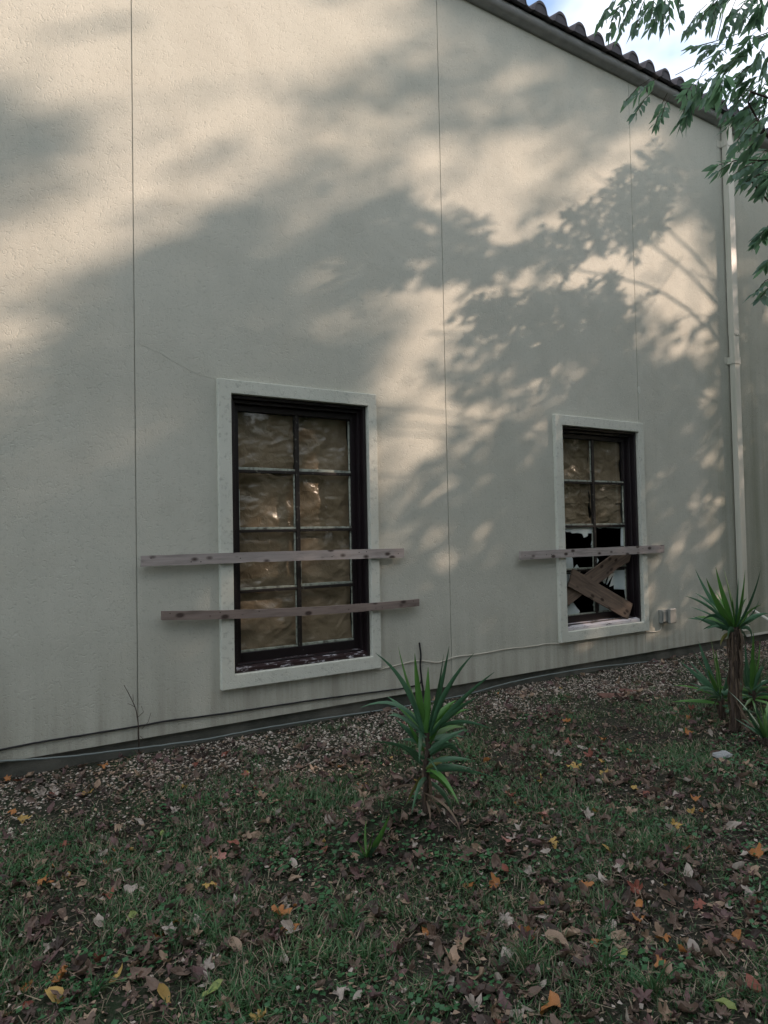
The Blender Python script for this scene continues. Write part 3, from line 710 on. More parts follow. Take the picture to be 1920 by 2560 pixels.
# small sprout beside the mound
c4b = c4
sp = [(330,1640,480,1350,.030,10,0,0),(325,1640,320,1370,.028,-10,0,0),(320,1640,250,1520,.024,0,0,0),(335,1640,440,1480,.024,0,-10,1),(320,1650,370,1440,.028,0,0,0),(315,1650,200,1600,.02,0,-20,1),(340,1650,500,1560,.02,0,-20,1)]
yucca('yucca', (325,1660), 3.55, c4, sp, [(325,1662),(325,1640)], 'tiny yucca sprout with a few blades in front of the mound', 'yuccas', 22, 0.014)
cR = lambda x, y: (1700+x*.226, 1400+y*.226)
ry = [(595,740,170,105,.040,-20,40,1),(590,740,290,200,.052,-20,20,0),(600,740,395,80,.046,-15,0,0),(605,720,475,75,.05,10,0,0),(615,740,648,200,.030,0,0,1),(620,740,720,110,.045,15,0,0),(630,740,890,110,.042,30,10,1),
 (625,740,712,260,.05,10,0,0),(640,745,885,415,.038,20,40,1),(570,750,60,400,.036,0,-60,1),(575,760,120,520,.030,0,-30,1),(560,780,145,625,.040,0,0,1),(560,770,300,765,.03,0,-40,1),(580,740,345,470,.045,-10,0,0),
 (650,750,980,590,.045,0,-40,1),(640,740,770,560,.036,10,0,0),(650,760,780,960,.036,60,-90,1),(580,770,210,700,.032,0,-120,1),(560,800,450,950,.03,-30,-10,2),(600,760,580,410,.05,0,0,0),(590,760,480,580,.04,0,0,0),
 (640,770,860,640,.045,0,-30,1),(600,780,530,880,.05,-20,-50,1),(640,790,720,900,.04,20,-50,1),(570,790,380,680,.034,0,0,1),(610,760,680,470,.045,0,0,0)]
yucca('yucca', (600,1900), 4.95, cR, ry, [(600,1905),(610,1600),(605,1300),(612,1050),(610,820),(605,740)],
      'tallest yucca on a shaggy brown trunk near the downspout', 'yuccas', 23, 0.040, 110, 16)
ly = [(420,1480,0,1120,.044,-20,-20,1),(420,1470,100,1110,.036,-10,0,1),(430,1470,140,985,.036,-10,0,1),(430,1470,205,900,.044,-10,0,1),(440,1470,340,860,.046,0,0,0),(445,1470,395,1000,.05,0,0,0),(460,1480,545,1250,.06,20,0,0),
 (430,1480,300,1200,.05,0,0,0),(440,1490,430,1180,.06,0,0,0),(470,1500,560,1150,.04,10,0,1),(430,1500,180,1330,.036,0,-20,1),(470,1480,525,1590,.06,40,-70,1),(430,1520,250,1450,.03,0,-30,1),(430,1540,350,1700,.024,-20,-10,3),(440,1540,330,1600,.022,-20,-20,3),(450,1560,480,1720,.022,10,0,3)]
yucca('yucca', (470,1790), 4.9, cR, ly, [(480,1800),(460,1650),(440,1500)], 'low dark yucca leaning left against the shaggy trunk', 'yuccas', 24, 0.028, 16, 8, front=16, fl=1.15)
by = [(800,1440,885,865,.046,20,0,0),(790,1440,815,795,.046,0,0,0),(780,1440,720,920,.04,-10,0,1),(790,1440,760,1130,.05,-20,0,0),(770,1440,735,1130,.05,-30,0,1),(820,1440,935,1180,.05,0,-60,1),(830,1450,905,1245,.045,20,-20,0),
 (780,1450,640,1180,.04,-20,0,2),(800,1450,850,1000,.045,0,0,0),(830,1460,990,1260,.03,0,-60,3),(790,1470,700,1350,.03,0,0,1),(840,1460,960,1330,.04,0,-30,1),(800,1500,720,1700,.022,-20,0,3),(830,1500,900,1640,.022,20,0,3)]
yucca('yucca', (810,1640), 5.35, cR, by, [(810,1645),(805,1540),(800,1440)], 'yucca half hidden behind the right side of the shaggy trunk', 'yuccas', 25, 0.028, 16, 8, front=14, fl=1.15)
ey = [(950,1960,830,1575,.044,-10,0,1),(955,1960,885,1560,.05,0,0,0),(960,1960,935,1600,.05,0,0,0),(940,1960,725,1590,.036,-20,20,1),(940,1970,595,1745,.036,0,0,1),(965,1960,1010,1560,.05,0,0,0),(970,1960,1090,1680,.045,0,0,0),(970,1970,1180,1760,.04,0,-30,1),
 (945,1970,850,1700,.045,0,0,0),(935,1980,780,1850,.034,0,-20,1),(960,1980,1060,1850,.04,0,-20,1),(940,1990,770,2150,.022,-20,-20,3),(930,1960,620,1560,.024,-20,20,3)]
yucca('yucca', (960,2080), 4.55, cR, ey, [(960,2090),(955,2000),(955,1960)], 'bright green low yucca at the right edge of the photo', 'yuccas', 26, 0.03, 14, 6)

# ------------------------------------------------------------------ stone, tile shards, mound litter
def rock(name, c, rx, ry_, rz_, mat, label, cat, seed):
    rg = random.Random(seed); mb = MB(); nu, nv = 10, 6; vs = []
    for j in range(nv+1):
        ph = math.pi*j/nv
        for i in range(nu):
            th = 2*math.pi*i/nu; k = 1+rg.uniform(-.16, .16)
            vs.append((rx*k*math.sin(ph)*math.cos(th), ry_*k*math.sin(ph)*math.sin(th), rz_*0.4+rz_*k*math.cos(ph)))
    fs = [(j*nu+i, j*nu+(i+1) % nu, (j+1)*nu+(i+1) % nu, (j+1)*nu+i) for j in range(nv) for i in range(nu)]
    mb.add(vs, [q[::-1] for q in fs]); o = mb.build(name, mat, None, loc=c); tag(o, label, cat); return o
g0 = gp(1805, 1892); rock('stone', (g0[0], g0[1], 0.0), 0.085, 0.055, 0.03, STONE, 'flat whitish stone in the grass below the tallest yucca', 'stone', 4)
for i, (px, py, lab) in enumerate([(1530, 1742, 'rust red broken roof tile lying in the leaves, larger of two pieces'), (1572, 1732, 'rust red broken roof tile lying in the leaves, smaller of two pieces')]):
    c = gp(px, py); mb = MB(); n = 8; vs = []
    for j in (0, 1):
        for k in range(n+1):
            t = -0.9+1.8*k/n; R_ = 0.07
            vs.append(((0.13-0.05*i)*(2*j-1)+0.02*math.sin(k*2.0), R_*math.sin(t), R_*math.cos(t)-0.045))
    L = n+1
    vs += [(x, y*0.88, z-0.012) for x, y, z in vs]
    fs = [(k, k+1, L+k+1, L+k) for k in range(n)] + [(2*L+k, 3*L+k, 3*L+k+1, 2*L+k+1) for k in range(n)] + [(k, 2*L+k, 2*L+k+1, k+1) for k in range(n)] + [(L+k, L+k+1, 3*L+k+1, 3*L+k) for k in range(n)]
    fs += [(0, L, 3*L, 2*L), (n, 2*L+n, 3*L+n, L+n)]
    mb.add(vs, fs); o = mb.build('broken_tile', TERRA, None, loc=(c[0], c[1], 0.01)); o.rotation_euler = (0.1, 0.03, -0.5-0.5*i); tag(o, lab, 'roof tile', 'broken roof tiles on the ground')

# ------------------------------------------------------------------ ground cover
def view_pts(n, rng, ymin=1500, ymax=2640, xm=120, power=1.0):
    """random ground points inside the camera's reach and a margin around it"""
    out = np.zeros((0, 2))
    while len(out) < n:
        x = rng.uniform(-1.5, 12.5, 40000); y = rng.uniform(-5.2, -0.02, 40000)
        d = np.stack([x, y+5.5, np.full_like(x, -1.68)], -1)
        fw = d@CF; pr = 960+FPX*(d@CR)/np.maximum(fw, .05); pu = 1280-FPX*(d@CU)/np.maximum(fw, .05)
        k = (fw > .8) & (pr > -350) & (pr < 2270) & (pu < 2900)
        k &= rng.uniform(0, 1, len(x)) < np.clip((3.3/np.maximum(fw, 1))**power, 0, 1)
        out = np.concatenate([out, np.stack([x[k], y[k]], -1)])
    return out[:n]
def fbm(x, y, s, seed):
    return np.array([mnoise.noise(Vector((a*s+seed, b*s-seed, seed*.37))) for a, b in zip(x, y)])
def strip_edge(x): return -0.90 - 0.22*np.sin(x*1.3) - 0.12*np.sin(x*3.1+1)

def gravel():
    rng = np.random.default_rng(5); n = 30000
    x = rng.uniform(-1.2, 12.5, n); y = -np.abs(rng.uniform(0.0, 1.45, n)); k = y > strip_edge(x) - rng.exponential(0.12, n)
    x, y = x[k], y[k]
    pn = fbm(x, y, 1.1, 8.0); k = rng.uniform(0, 1, len(x)) < np.clip(0.72+pn*1.1, .25, 1); x, y = x[k], y[k]; n = len(x)
    s = rng.uniform(.006, .016, n)*np.where(rng.uniform(0, 1, n) < .06, 1.7, 1)
    th = rng.uniform(0, 6.28, n); z = hills(x, y) + s*0.2
    base = np.array([[1, 0, 0], [0, .75, .1], [-1, .1, 0], [0, -.7, 0], [.1, .1, .6], [0, 0, -.5]])
    tri = np.array([[0, 1, 4], [1, 2, 4], [2, 3, 4], [3, 0, 4], [1, 0, 5], [2, 1, 5], [3, 2, 5], [0, 3, 5]])
    jit = base[None]*rng.uniform(.65, 1.35, (n, 6, 1)); jit *= s[:, None, None]; jit[:, :, 2] *= rng.uniform(.5, 1.2, (n, 1))
    c, q = np.cos(th)[:, None], np.sin(th)[:, None]
    V = np.stack([jit[:, :, 0]*c - jit[:, :, 1]*q + x[:, None], jit[:, :, 0]*q + jit[:, :, 1]*c + y[:, None], jit[:, :, 2] + z[:, None]], -1).reshape(-1, 3)
    F = (tri[None] + 6*np.arange(n)[:, None, None]).reshape(-1, 3)
    mi = np.repeat(rng.choice(3, n, p=[.29, .38, .33]), 8)
    o = link('gravel', np_mesh('gravel', V, F, GRAVEL, mi)); tag(o, 'strip of pale gravel chips along the foot of the wall', kind='stuff')
gravel()

def grass():
    rng = np.random.default_rng(11)
    P = view_pts(74000, rng, power=1.05)
    P = P[(P[:, 1] < strip_edge(P[:, 0]) + rng.normal(0, .2, len(P))) | ((rng.uniform(0, 1, len(P)) < .5) & (fbm(P[:, 0], P[:, 1], 3.1, 50.0) > .22))]
    d1 = fbm(P[:, 0], P[:, 1], 1.5, 3.0); d2 = fbm(P[:, 0], P[:, 1], 5.0, 9.0)
    den = np.clip(0.55 + d1*1.0 + d2*0.9, 0.06, 1)
    bare = np.exp(-(((P[:, 0]-MOUND[0]-.1)/.5)**2 + ((P[:, 1]-MOUND[1]+.15)/.35)**2)); den *= 1-.85*bare
    k = rng.uniform(0, 1, len(P)) < den; P = P[k]; d1, d2 = d1[k], d2[k]; n = len(P)
    per = 3; x = np.repeat(P[:, 0], per) + rng.normal(0, .012, n*per); y = np.repeat(P[:, 1], per) + rng.normal(0, .012, n*per)
    N_ = n*per; g = np.repeat(d1+d2*.8, per)
    h = rng.uniform(.013, .042, N_)*(1+np.clip(g, -.3, .8)*.9); th = rng.uniform(0, 6.28, N_); ln = h*rng.uniform(.3, 1.5, N_); w = rng.uniform(.0016, .0034, N_)
    z = hills(x, y) - .003; dx, dy = np.cos(th), np.sin(th)
    b = np.stack([x, y, z], -1); side = np.stack([-dy*w, dx*w, 0*w], -1); fw = np.stack([dx*ln, dy*ln, 0*ln], -1); up = np.stack([0*h, 0*h, h], -1)
    v0, v1 = b-side, b+side; v2, v3 = b+fw*.35+up*.62+side*.8, b+fw*.35+up*.62-side*.8; v4 = b+fw+up*.95
    V = np.stack([v0, v1, v2, v3, v4, v4+side*.1], 1).reshape(-1, 3)
    o6 = 6*np.arange(N_)[:, None]
    F = np.concatenate([o6+np.array([[0, 1, 2, 3]]), o6+np.array([[3, 2, 5, 4]])])
    cho = np.where(rng.uniform(0, 1, N_) < .17, 2, np.where(rng.uniform(0, 1, N_) < .42 - g*.5, 1, 0))
    mi = np.concatenate([cho, cho])
    # clover and small weeds: round leaflets in patches
    Q = view_pts(24000, rng, power=1.1); Q = Q[Q[:, 1] < strip_edge(Q[:, 0]) - .05]
    c1 = fbm(Q[:, 0], Q[:, 1], 2.2, 21.0); Q = Q[(c1 > .13) | (rng.uniform(0, 1, len(Q)) < .02)]; m_ = len(Q)
    hs = rng.uniform(.012, .04, m_); r = rng.uniform(.007, .016, m_); a = rng.uniform(0, 6.28, m_)
    tl = rng.uniform(-.5, .5, (m_, 2)); zz = hills(Q[:, 0], Q[:, 1]) + hs; CV = []
    for kk in range(4):
        ang = a + kk*math.pi/2; ex, ey_ = np.cos(ang)*r, np.sin(ang)*r*.8
        CV.append(np.stack([Q[:, 0]+ex, Q[:, 1]+ey_, zz+ex*tl[:, 0]+ey_*tl[:, 1]], -1))
    CV = np.stack(CV, 1).reshape(-1, 3); CF_ = 4*np.arange(m_)[:, None] + np.array([[0, 1, 2, 3]]) + len(V)
    V = np.concatenate([V, CV]); F = np.concatenate([F, CF_]); mi = np.concatenate([mi, np.full(m_, 3)])
    o = link('grass', np_mesh('grass', V, F, GRASS, mi)); tag(o, 'short patchy weedy grass with clover', kind='stuff')
grass()

def tuft(px, py, n, h, label, seed):
    rg = random.Random(seed); random.seed(seed); c = gp(px, py); c[2] = float(hills(c[0], c[1])); mb = MB()
    for i in range(n):
        th = rg.uniform(0, 6.28); L = h*rg.uniform(.5, 1.1); out = rg.uniform(.25, 1.0)*L
        e = np.array([math.cos(th)*out, math.sin(th)*out, math.sqrt(max(.0004, L*L-out*out))*rg.uniform(.5, 1)])
        blade(mb, np.array([rg.uniform(-.02, .02), rg.uniform(-.02, .02), 0]) + 0.0, e, rg.uniform(.004, .007), (0, 0, L*rg.uniform(.08, .3)), rg.choice((0, 0, 3, 1)), 6, fold=.15)
    o = mb.build('grass_tuft', GRASS, None, smooth=True, loc=tuple(c)); tag(o, label, 'grass', 'taller grass tufts')
for i, a in enumerate([(870,2335,26,.19,'tall green grass tuft below the middle yucca'), (1515,2300,22,.17,'grass tuft with a tan leaf in it, right of the bare patch'), (1510,2440,22,.17,'bright grass tuft near the front right edge'),
    (1640,2500,24,.17,'drooping grass tuft at the bottom right beside orange leaves'), (560,2240,20,.12,'low grass tuft left of the small sprout'), (245,2490,26,.12,'grass tuft at the lower left by an orange leaf'),
    (1620,2070,20,.12,'grass tuft below the two yellow leaves at right'), (1320,2430,16,.16,'thin grass tuft at bottom centre right'), (700,2330,18,.12,'grass tuft left of the tall tuft'), (850,1990,16,.22,'cut green blades lying beside the mound')]):
    tuft(*a, seed=40+i)

# fallen leaves
def leaf_shape(kind, rg):
    if kind == 'star':
        pts = []; lob = 5
        for i in range(lob):
            a0 = -math.pi/2 + math.pi + (i-2)*1.12; Lb = (1.0, .92, .62)[abs(i-2)]
            j = rg.uniform(-.12, .12); pts += [(a0-.50, .46+rg.uniform(-.06, .06)), (a0-.27+j, Lb*.80), (a0+j, Lb), (a0+.27+j, Lb*.78)]
        pts += [(-math.pi/2-.25, .3), (-math.pi/2, .2)]
        return [(r*math.cos(a)*rg.uniform(.9, 1.1), r*math.sin(a)*rg.uniform(.9, 1.1)) for a, r in pts]
    return [(0, -1), (.3, -.7), (.46, -.2), (.42, .3), (.2, .75), (0, 1), (-.22, .7), (-.44, .25), (-.45, -.25), (-.28, -.72)]
def leaf_mesh(kind, mat, seed):
    rg = random.Random(seed); pts = leaf_shape(kind, rg); n = len(pts)
    k1, k2 = rg.uniform(-.8, .8), rg.uniform(-.9, .9); ph = rg.uniform(0, 6.28); fold = rg.uniform(.1, .6)
    def zz(x, y): return k1*x*x + k2*y*y*.6 + .16*math.sin(3.1*x+2*y+ph) + fold*abs(x)*.7
    mid = [(x*.5, y*.5) for x, y in pts]
    vs = [(0, 0, zz(0, 0))] + [(x, y, zz(x, y)) for x, y in mid] + [(x, y, zz(x, y)+rg.uniform(-.14, .30)) for x, y in pts]
    fs = [(0, 1+i, 1+(i+1) % n) for i in range(n)] + [(1+i, 1+n+i, 1+n+(i+1) % n, 1+(i+1) % n) for i in range(n)]
    st = len(vs); vs += [(-.02, -.2, .0), (.02, -.2, .0), (.05, -1.0, .12), (.03, -1.0, .12)]; fs.append((st, st+1, st+2, st+3))
    me = bpy.data.meshes.new('fallen_leaf'); me.from_pydata(vs, [], fs); me.materials.append(mat); me.polygons.foreach_set('use_smooth', [True]*len(fs)); me.update()
    return me
LM = {}
def get_leaf(kind, colr, var):
    k = (kind, colr, var)
    if k not in LM: LM[k] = leaf_mesh(kind, LITTER[colr], hash((kind == 'star', sorted(LITTER).index(colr), var)) % 1000)
    return LM[k]
HELD = []
def put_leaf(x, y, s, kind, colr, label, rg, lift=.012):
    o = bpy.data.objects.new('fallen_leaf', get_leaf(kind, colr, rg.randrange(4))); COL.objects.link(o)
    o.location = (x, y, float(hills(x, y)) + lift + s*.12); o.scale = (s, s, s)
    o.rotation_euler = (rg.uniform(-.5, .5), rg.uniform(-.5, .5), rg.uniform(0, 6.28))
    tag(o, label, 'leaf', 'fallen leaves on the grass and gravel'); HELD.append((x, y)); return o
a5 = lambda x, y: (x*.4822, 1600+y*.4822)
a6 = lambda x, y: (1100+x*.4943, 1700+y*.4943)
SPOT = [
 (a5,545,672,.07,'star','orange','bright orange leaf on the gravel below the left wall joint'),(a5,115,665,.065,'oval','tan','tan leaf under the grey conduit at far left'),(a5,95,750,.06,'star','red','crimson leaf on the gravel at far left'),
 (a5,35,742,.05,'star','orange','small orange leaf left of the crimson leaf'),(a5,270,825,.055,'star','red','rust red leaf where gravel meets grass at left'),(a5,115,935,.07,'star','yellow','yellow leaf in the grass at the left edge'),
 (a5,70,905,.05,'star','orange','amber leaf just above the yellow leaf at the left edge'),(a5,845,1000,.045,'oval','green','lime green oval leaf below the gravel, left of the mound'),(a5,685,1078,.032,'oval','yellow','little round yellow leaf in the left grass'),
 (a5,562,1155,.06,'oval','orange','amber folded leaf below the little round yellow leaf'),(a5,330,1070,.05,'star','red','rust coloured leaf in the grass, left third'),(a5,1145,1135,.055,'star','pink','dusty pink leaf left of the sprout'),
 (a5,1275,1030,.06,'star','tan','tan leaf left of the dark mound'),(a5,1075,1295,.06,'star','yellow','yellow star leaf left below the sprout'),(a5,225,1270,.065,'star','orange','pale orange leaf in the lower left grass'),
 (a5,920,1500,.05,'star','yellow','small golden leaf above the purple brown litter at lower left'),(a5,1450,1475,.075,'star','orange','large brownish orange leaf left of the tall tuft'),(a5,1105,1870,.06,'oval','green','yellow green oval leaf at the bottom left'),
 (a5,285,1860,.075,'oval','yellow','big yellow leaf near the lower left corner'),(a5,320,1765,.07,'star','orange','deep orange leaf beside the lower left grass tuft'),(a5,560,1340,.075,'oval','red','dark red curled leaf in the left grass'),
 (a5,510,980,.07,'star','plum','plum coloured leaf in the upper left grass'),(a5,1280,715,.07,'star','red','dark red leaf at the gravel edge below the first window'),(a5,685,1475,.045,'oval','green','pale green oval leaf in the lower left grass'),
 (a5,1225,1640,.06,'oval','tan','tan leaf left of the bottom centre'),(a5,1505,1555,.06,'oval','orange','orange leaf just under the large brownish orange leaf'),(a5,1190,1275,.03,'oval','grey','tiny whitish leaf scrap left of the sprout'),
 (a6,640,225,.06,'star','orange','golden orange leaf right of the yucca near the gravel'),(a6,640,318,.06,'star','red','rust red leaf below the golden orange one'),(a6,940,255,.06,'star','tan','pale tan leaf in the grass below the broken tiles'),
 (a6,830,300,.06,'star','orange','orange brown leaf in the grass below the broken tiles'),(a6,1255,285,.06,'star','orange','orange leaf left of the tallest yucca trunk'),(a6,680,465,.085,'star','yellow','large yellow curled leaf cluster right of the yucca'),
 (a6,530,712,.065,'star','pink','coral pink leaf right of the mound'),(a6,330,840,.06,'oval','pink','dull pink folded leaf right of the bare soil'),(a6,578,838,.065,'star','yellow','yellow leaf below the coral pink one'),
 (a6,985,565,.05,'star','yellow','yellow star leaf beside a rust leaf in the right grass'),(a6,1045,590,.05,'oval','red','rust leaf touching the yellow star leaf at right'),(a6,1290,625,.05,'star','orange','orange leaf in the right grass'),
 (a6,955,672,.065,'star','tan','pale star leaf in the right grass'),(a6,1290,830,.05,'star','tan','beige leaf in the right grass above the orange pair'),(a6,850,870,.055,'oval','yellow','mustard leaf in the right centre grass'),
 (a6,965,955,.045,'oval','tan','round tan leaf in the right centre grass'),(a6,725,1040,.065,'star','orange','light orange star leaf in the right centre grass'),(a6,285,1035,.06,'star','orange','orange leaf under the bare soil patch'),
 (a6,150,1045,.06,'oval','orange','burnt orange leaf under the middle yucca'),(a6,1600,920,.08,'star','orange','big bright orange leaf at the right edge'),(a6,1590,1100,.075,'star','grey','pale grey leaf at the right edge'),
 (a6,1120,1450,.06,'star','orange','orange leaf at lower right, upper of an overlapping pair'),(a6,1150,1510,.06,'oval','tan','peach leaf at lower right, under the orange one'),(a6,1140,1310,.055,'star','orange','small vivid orange leaf above the overlapping pair'),
 (a6,1010,1210,.055,'star','orange','brownish orange leaf right of the tuft holding a tan leaf'),(a6,805,1210,.06,'oval','tan','tan leaf caught in the right centre grass tuft'),(a6,590,1325,.075,'oval','tan','large tan curled leaf at bottom centre right'),
 (a6,560,1705,.085,'oval','orange','burnt orange leaf standing at the bottom edge'),(a6,1445,1695,.05,'oval','green','lime leaf at the bottom right corner'),(a6,1590,1600,.06,'oval','red','rust leaf at the right edge near the bottom'),
 (a6,1310,1135,.05,'star','red','dull red leaf above the lower right litter'),(a6,480,345,.055,'star','grey','whitish leaf right of the middle yucca'),(a6,410,785,.06,'star','grey','pale grey leaf right of the bare soil'),
 (a6,965,355,.05,'oval','orange','reddish orange leaf in the upper right grass'),(a6,330,970,.055,'oval','red','brick red leaf below the dull pink one'),(a6,930,1412,.04,'oval','green','pale green leaf scrap near the bright tuft')]
rg = random.Random(99)
for f_, x, y, s, k, c, lab in SPOT:
    p = gp(*f_(x, y)); put_leaf(p[0], p[1], s*.74, k, c, lab, rg, .02)
def more_leaves():
    rng = np.random.default_rng(17); P = view_pts(900, rng, power=1.6); n = 0
    for x, y in P:
        if n >= 236: break
        if y > -0.25 or min((x-a)**2+(y-b)**2 for a, b in HELD) < .03**2: continue
        c = rg.choices(('brown', 'dark', 'plum', 'tan', 'grey'), (5, 2.5, 2.5, 1.6, .8))[0]
        k = rg.choice(('star', 'star', 'oval'))
        lab = {'brown': 'dull brown', 'dark': 'dark blackish brown', 'plum': 'dull purple brown', 'tan': 'dry tan', 'grey': 'bleached grey'}[c] + (' lobed' if k == 'star' else ' oval') + ' fallen leaf among the leaf litter'
        put_leaf(x, y, rg.uniform(.030, .056), k, c, lab, rg); n += 1
more_leaves()
def litter():
    rng = np.random.default_rng(23); P = view_pts(7600, rng, power=1.0)
    d = fbm(P[:, 0], P[:, 1], 1.6, 33.0); P = P[rng.uniform(0, 1, len(P)) < np.clip(.62+d*1.1, .2, 1)]
    near = P[:, 1] > strip_edge(P[:, 0])-.1; P = P[(~near) | (rng.uniform(0, 1, len(P)) < .55)]
    names = ['brown', 'dark', 'plum', 'tan', 'grey', 'orange', 'red', 'yellow']; pr = [.35, .26, .17, .11, .07, .015, .015, .01]
    V, F4, F3, M4, M3, off = [], [], [], [], [], 0
    lib = []
    for i in range(14):
        me = leaf_mesh('star' if i % 2 else 'oval', LITTER['brown'], 700+i)
        vs = np.array([v.co[:] for v in me.vertices]); lib.append((vs, [tuple(p.vertices) for p in me.polygons])); bpy.data.meshes.remove(me)
    rr = random.Random(5); AF = []
    for x, y in P:
        vs, fs = lib[rr.randrange(14)]; s = rr.uniform(.018, .052); R_ = Matrix.Rotation(rr.uniform(0, 6.28), 3, 'Z') @ Matrix.Rotation(rr.gauss(0, .45), 3, 'X') @ Matrix.Rotation(rr.gauss(0, .45), 3, 'Y')
        w = (vs*s)@np.array(R_).T + np.array([x, y, float(hills(x, y))+.006+rr.uniform(0, .02)]); V.append(w)
        mi = rr.choices(range(8), pr)[0]
        for q in fs:
            t = tuple(off+i for i in q); AF.append((t if len(t) == 4 else (t[0], t[1], t[2]), mi))
        off += len(vs)
    me = bpy.data.meshes.new('leaf_litter'); me.from_pydata(np.concatenate(V).tolist(), [], [q for q, _ in AF])
    for k in names: me.materials.append(LITTER[k])
    me.polygons.foreach_set('material_index', [m_ for _, m_ in AF]); me.update()
    tag(link('leaf_litter', me), 'brown leaf litter scattered over grass and gravel', kind='stuff')
    # crumbled bits of leaf
    T = view_pts(24000, rng, power=.9); n = len(T); z = hills(T[:, 0], T[:, 1]) + rng.uniform(.004, .022, n); s_ = rng.uniform(.005, .016, n); th = rng.uniform(0, 6.28, n)
    k = []
    for q, (ax, ay) in enumerate(((1, 0), (0, .6), (-1, .1), (-.1, -.6))):
        jx, jy = ax*rng.uniform(.6, 1.3, n)*s_, ay*rng.uniform(.6, 1.3, n)*s_; k.append(np.stack([T[:, 0]+jx*np.cos(th)-jy*np.sin(th), T[:, 1]+jx*np.sin(th)+jy*np.cos(th), z+rng.uniform(-.2, .7, n)*s_], -1))
    cn = ['brown', 'dark', 'tan', 'grey', 'plum']
    o = link('leaf_crumbs', np_mesh('leaf_crumbs', np.stack(k, 1).reshape(-1, 3), 4*np.arange(n)[:, None] + np.array([[0, 1, 2, 3]]), [LITTER[c] for c in cn], rng.choice(5, n, p=[.34, .22, .20, .12, .12]))); tag(o, 'crumbled bits of dead leaf over the ground', kind='stuff')
    # twigs, straw and needles lying flat
    T = view_pts(9000, rng, power=1.1); n = len(T); th = rng.uniform(0, 6.28, n); L = rng.uniform(.02, .09, n); w = rng.uniform(.0012, .0026, n); z = hills(T[:, 0], T[:, 1]) + rng.uniform(.006, .03, n)
    dx, dy = np.cos(th), np.sin(th); dz = rng.normal(0, .2, n)
    a = np.stack([T[:, 0]-dx*L/2, T[:, 1]-dy*L/2, z-dz*L/2], -1); b = np.stack([T[:, 0]+dx*L/2, T[:, 1]+dy*L/2, z+dz*L/2], -1); s_ = np.stack([-dy*w, dx*w, 0*w], -1)
    V = np.stack([a-s_, b-s_*.6, b+s_*.6, a+s_], 1).reshape(-1, 3); F = 4*np.arange(n)[:, None] + np.array([[0, 1, 2, 3]])
    o = link('dry_straw', np_mesh('dry_straw', V, F, [GRASS[2], LITTER['brown'], LITTER['dark']], rng.choice(3, n, p=[.5, .3, .2]))); tag(o, 'dry straw and twig bits lying in the grass', kind='stuff')
litter()

# ------------------------------------------------------------------ trees
def cards(C, size, rng, wr=.45):
    n = len(C); a = rng.normal(size=(n, 3)); a /= np.linalg.norm(a, axis=1)[:, None]; b = rng.normal(size=(n, 3)); b = np.cross(a, b); b /= np.linalg.norm(b, axis=1)[:, None]
    L = size*rng.uniform(.7, 1.3, n)[:, None]; w = L*wr
    V = np.stack([C-a*L/2, C-a*L*.05+b*w/2, C+a*L/2, C-a*L*.05-b*w/2], 1).reshape(-1, 3)
    return V, 4*np.arange(n)[:, None] + np.array([[0, 1, 2, 3]])

# brightness of the sun on the wall, row by row (0 shaded, 9 open), every 83 px of the 1659 px wide view
LIT = """
9 9 8 9 9 9 8 9 9 6 8 8 6 4 4 4 4 4 2 1 1
9 8 6 8 9 9 7 7 9 8 8 7 3 2 4 3 4 4 2 1 1
8 9 9 8 7 8 9 7 8 5 6 5 3 2 4 2 3 4 2 1 1
2 5 9 8 6 7 9 9 7 3 3 5 4 4 2 2 4 4 1 1 1
1 2 8 7 9 9 5 7 6 5 6 8 6 8 9 3 9 4 1 1 2
2 4 6 7 9 6 4 3 2 3 4 9 9 8 5 7 9 5 1 1 3
5 8 9 9 4 2 1 1 2 3 4 8 9 8 9 9 9 7 9 2 4
6 8 6 3 1 1 0 0 1 2 3 7 8 8 8 8 9 8 9 6 4
7 5 4 2 0 1 0 1 5 4 4 9 7 7 6 8 9 7 9 6 5
5 4 1 0 0 0 0 1 3 1 5 9 6 8 4 2 1 3 6 4 4
6 2 1 0 0 0 0 0 1 0 6 6 3 4 5 1 0 0 1 3 4
3 4 1 2 6 1 0 0 0 0 8 9 6 5 3 0 0 0 2 2 4
2 1 0 1 1 2 0 1 1 1 9 8 2 3 1 1 3 0 1 4 3
1 3 3 1 0 1 0 2 5 3 4 6 3 2 0 0 3 1 2 4 1
0 2 1 0 1 2 0 1 5 2 2 3 1 0 0 1 2 1 2 2 0
0 1 0 1 0 0 1 4 3 2 1 0 0 0 0 1 1 2 3 1 0
1 0 0 1 0 1 0 6 2 1 0 0 1 0 0 0 4 3 2 1 0
0 0 0 0 1 1 0 5 1 0 0 1 0 0 1 0 1 4 1 0 0
0 0 1 0 1 0 0 0 0 0 0 0 0 0 0 0 0 1 0 0 0
0 0 0 0 0 0 0 0 0 0 0 0 0 0 0 0 0 0 0 0 0
"""
LIT = np.array([[int(q) for q in r.split()] for r in LIT.strip().splitlines()])/9.0
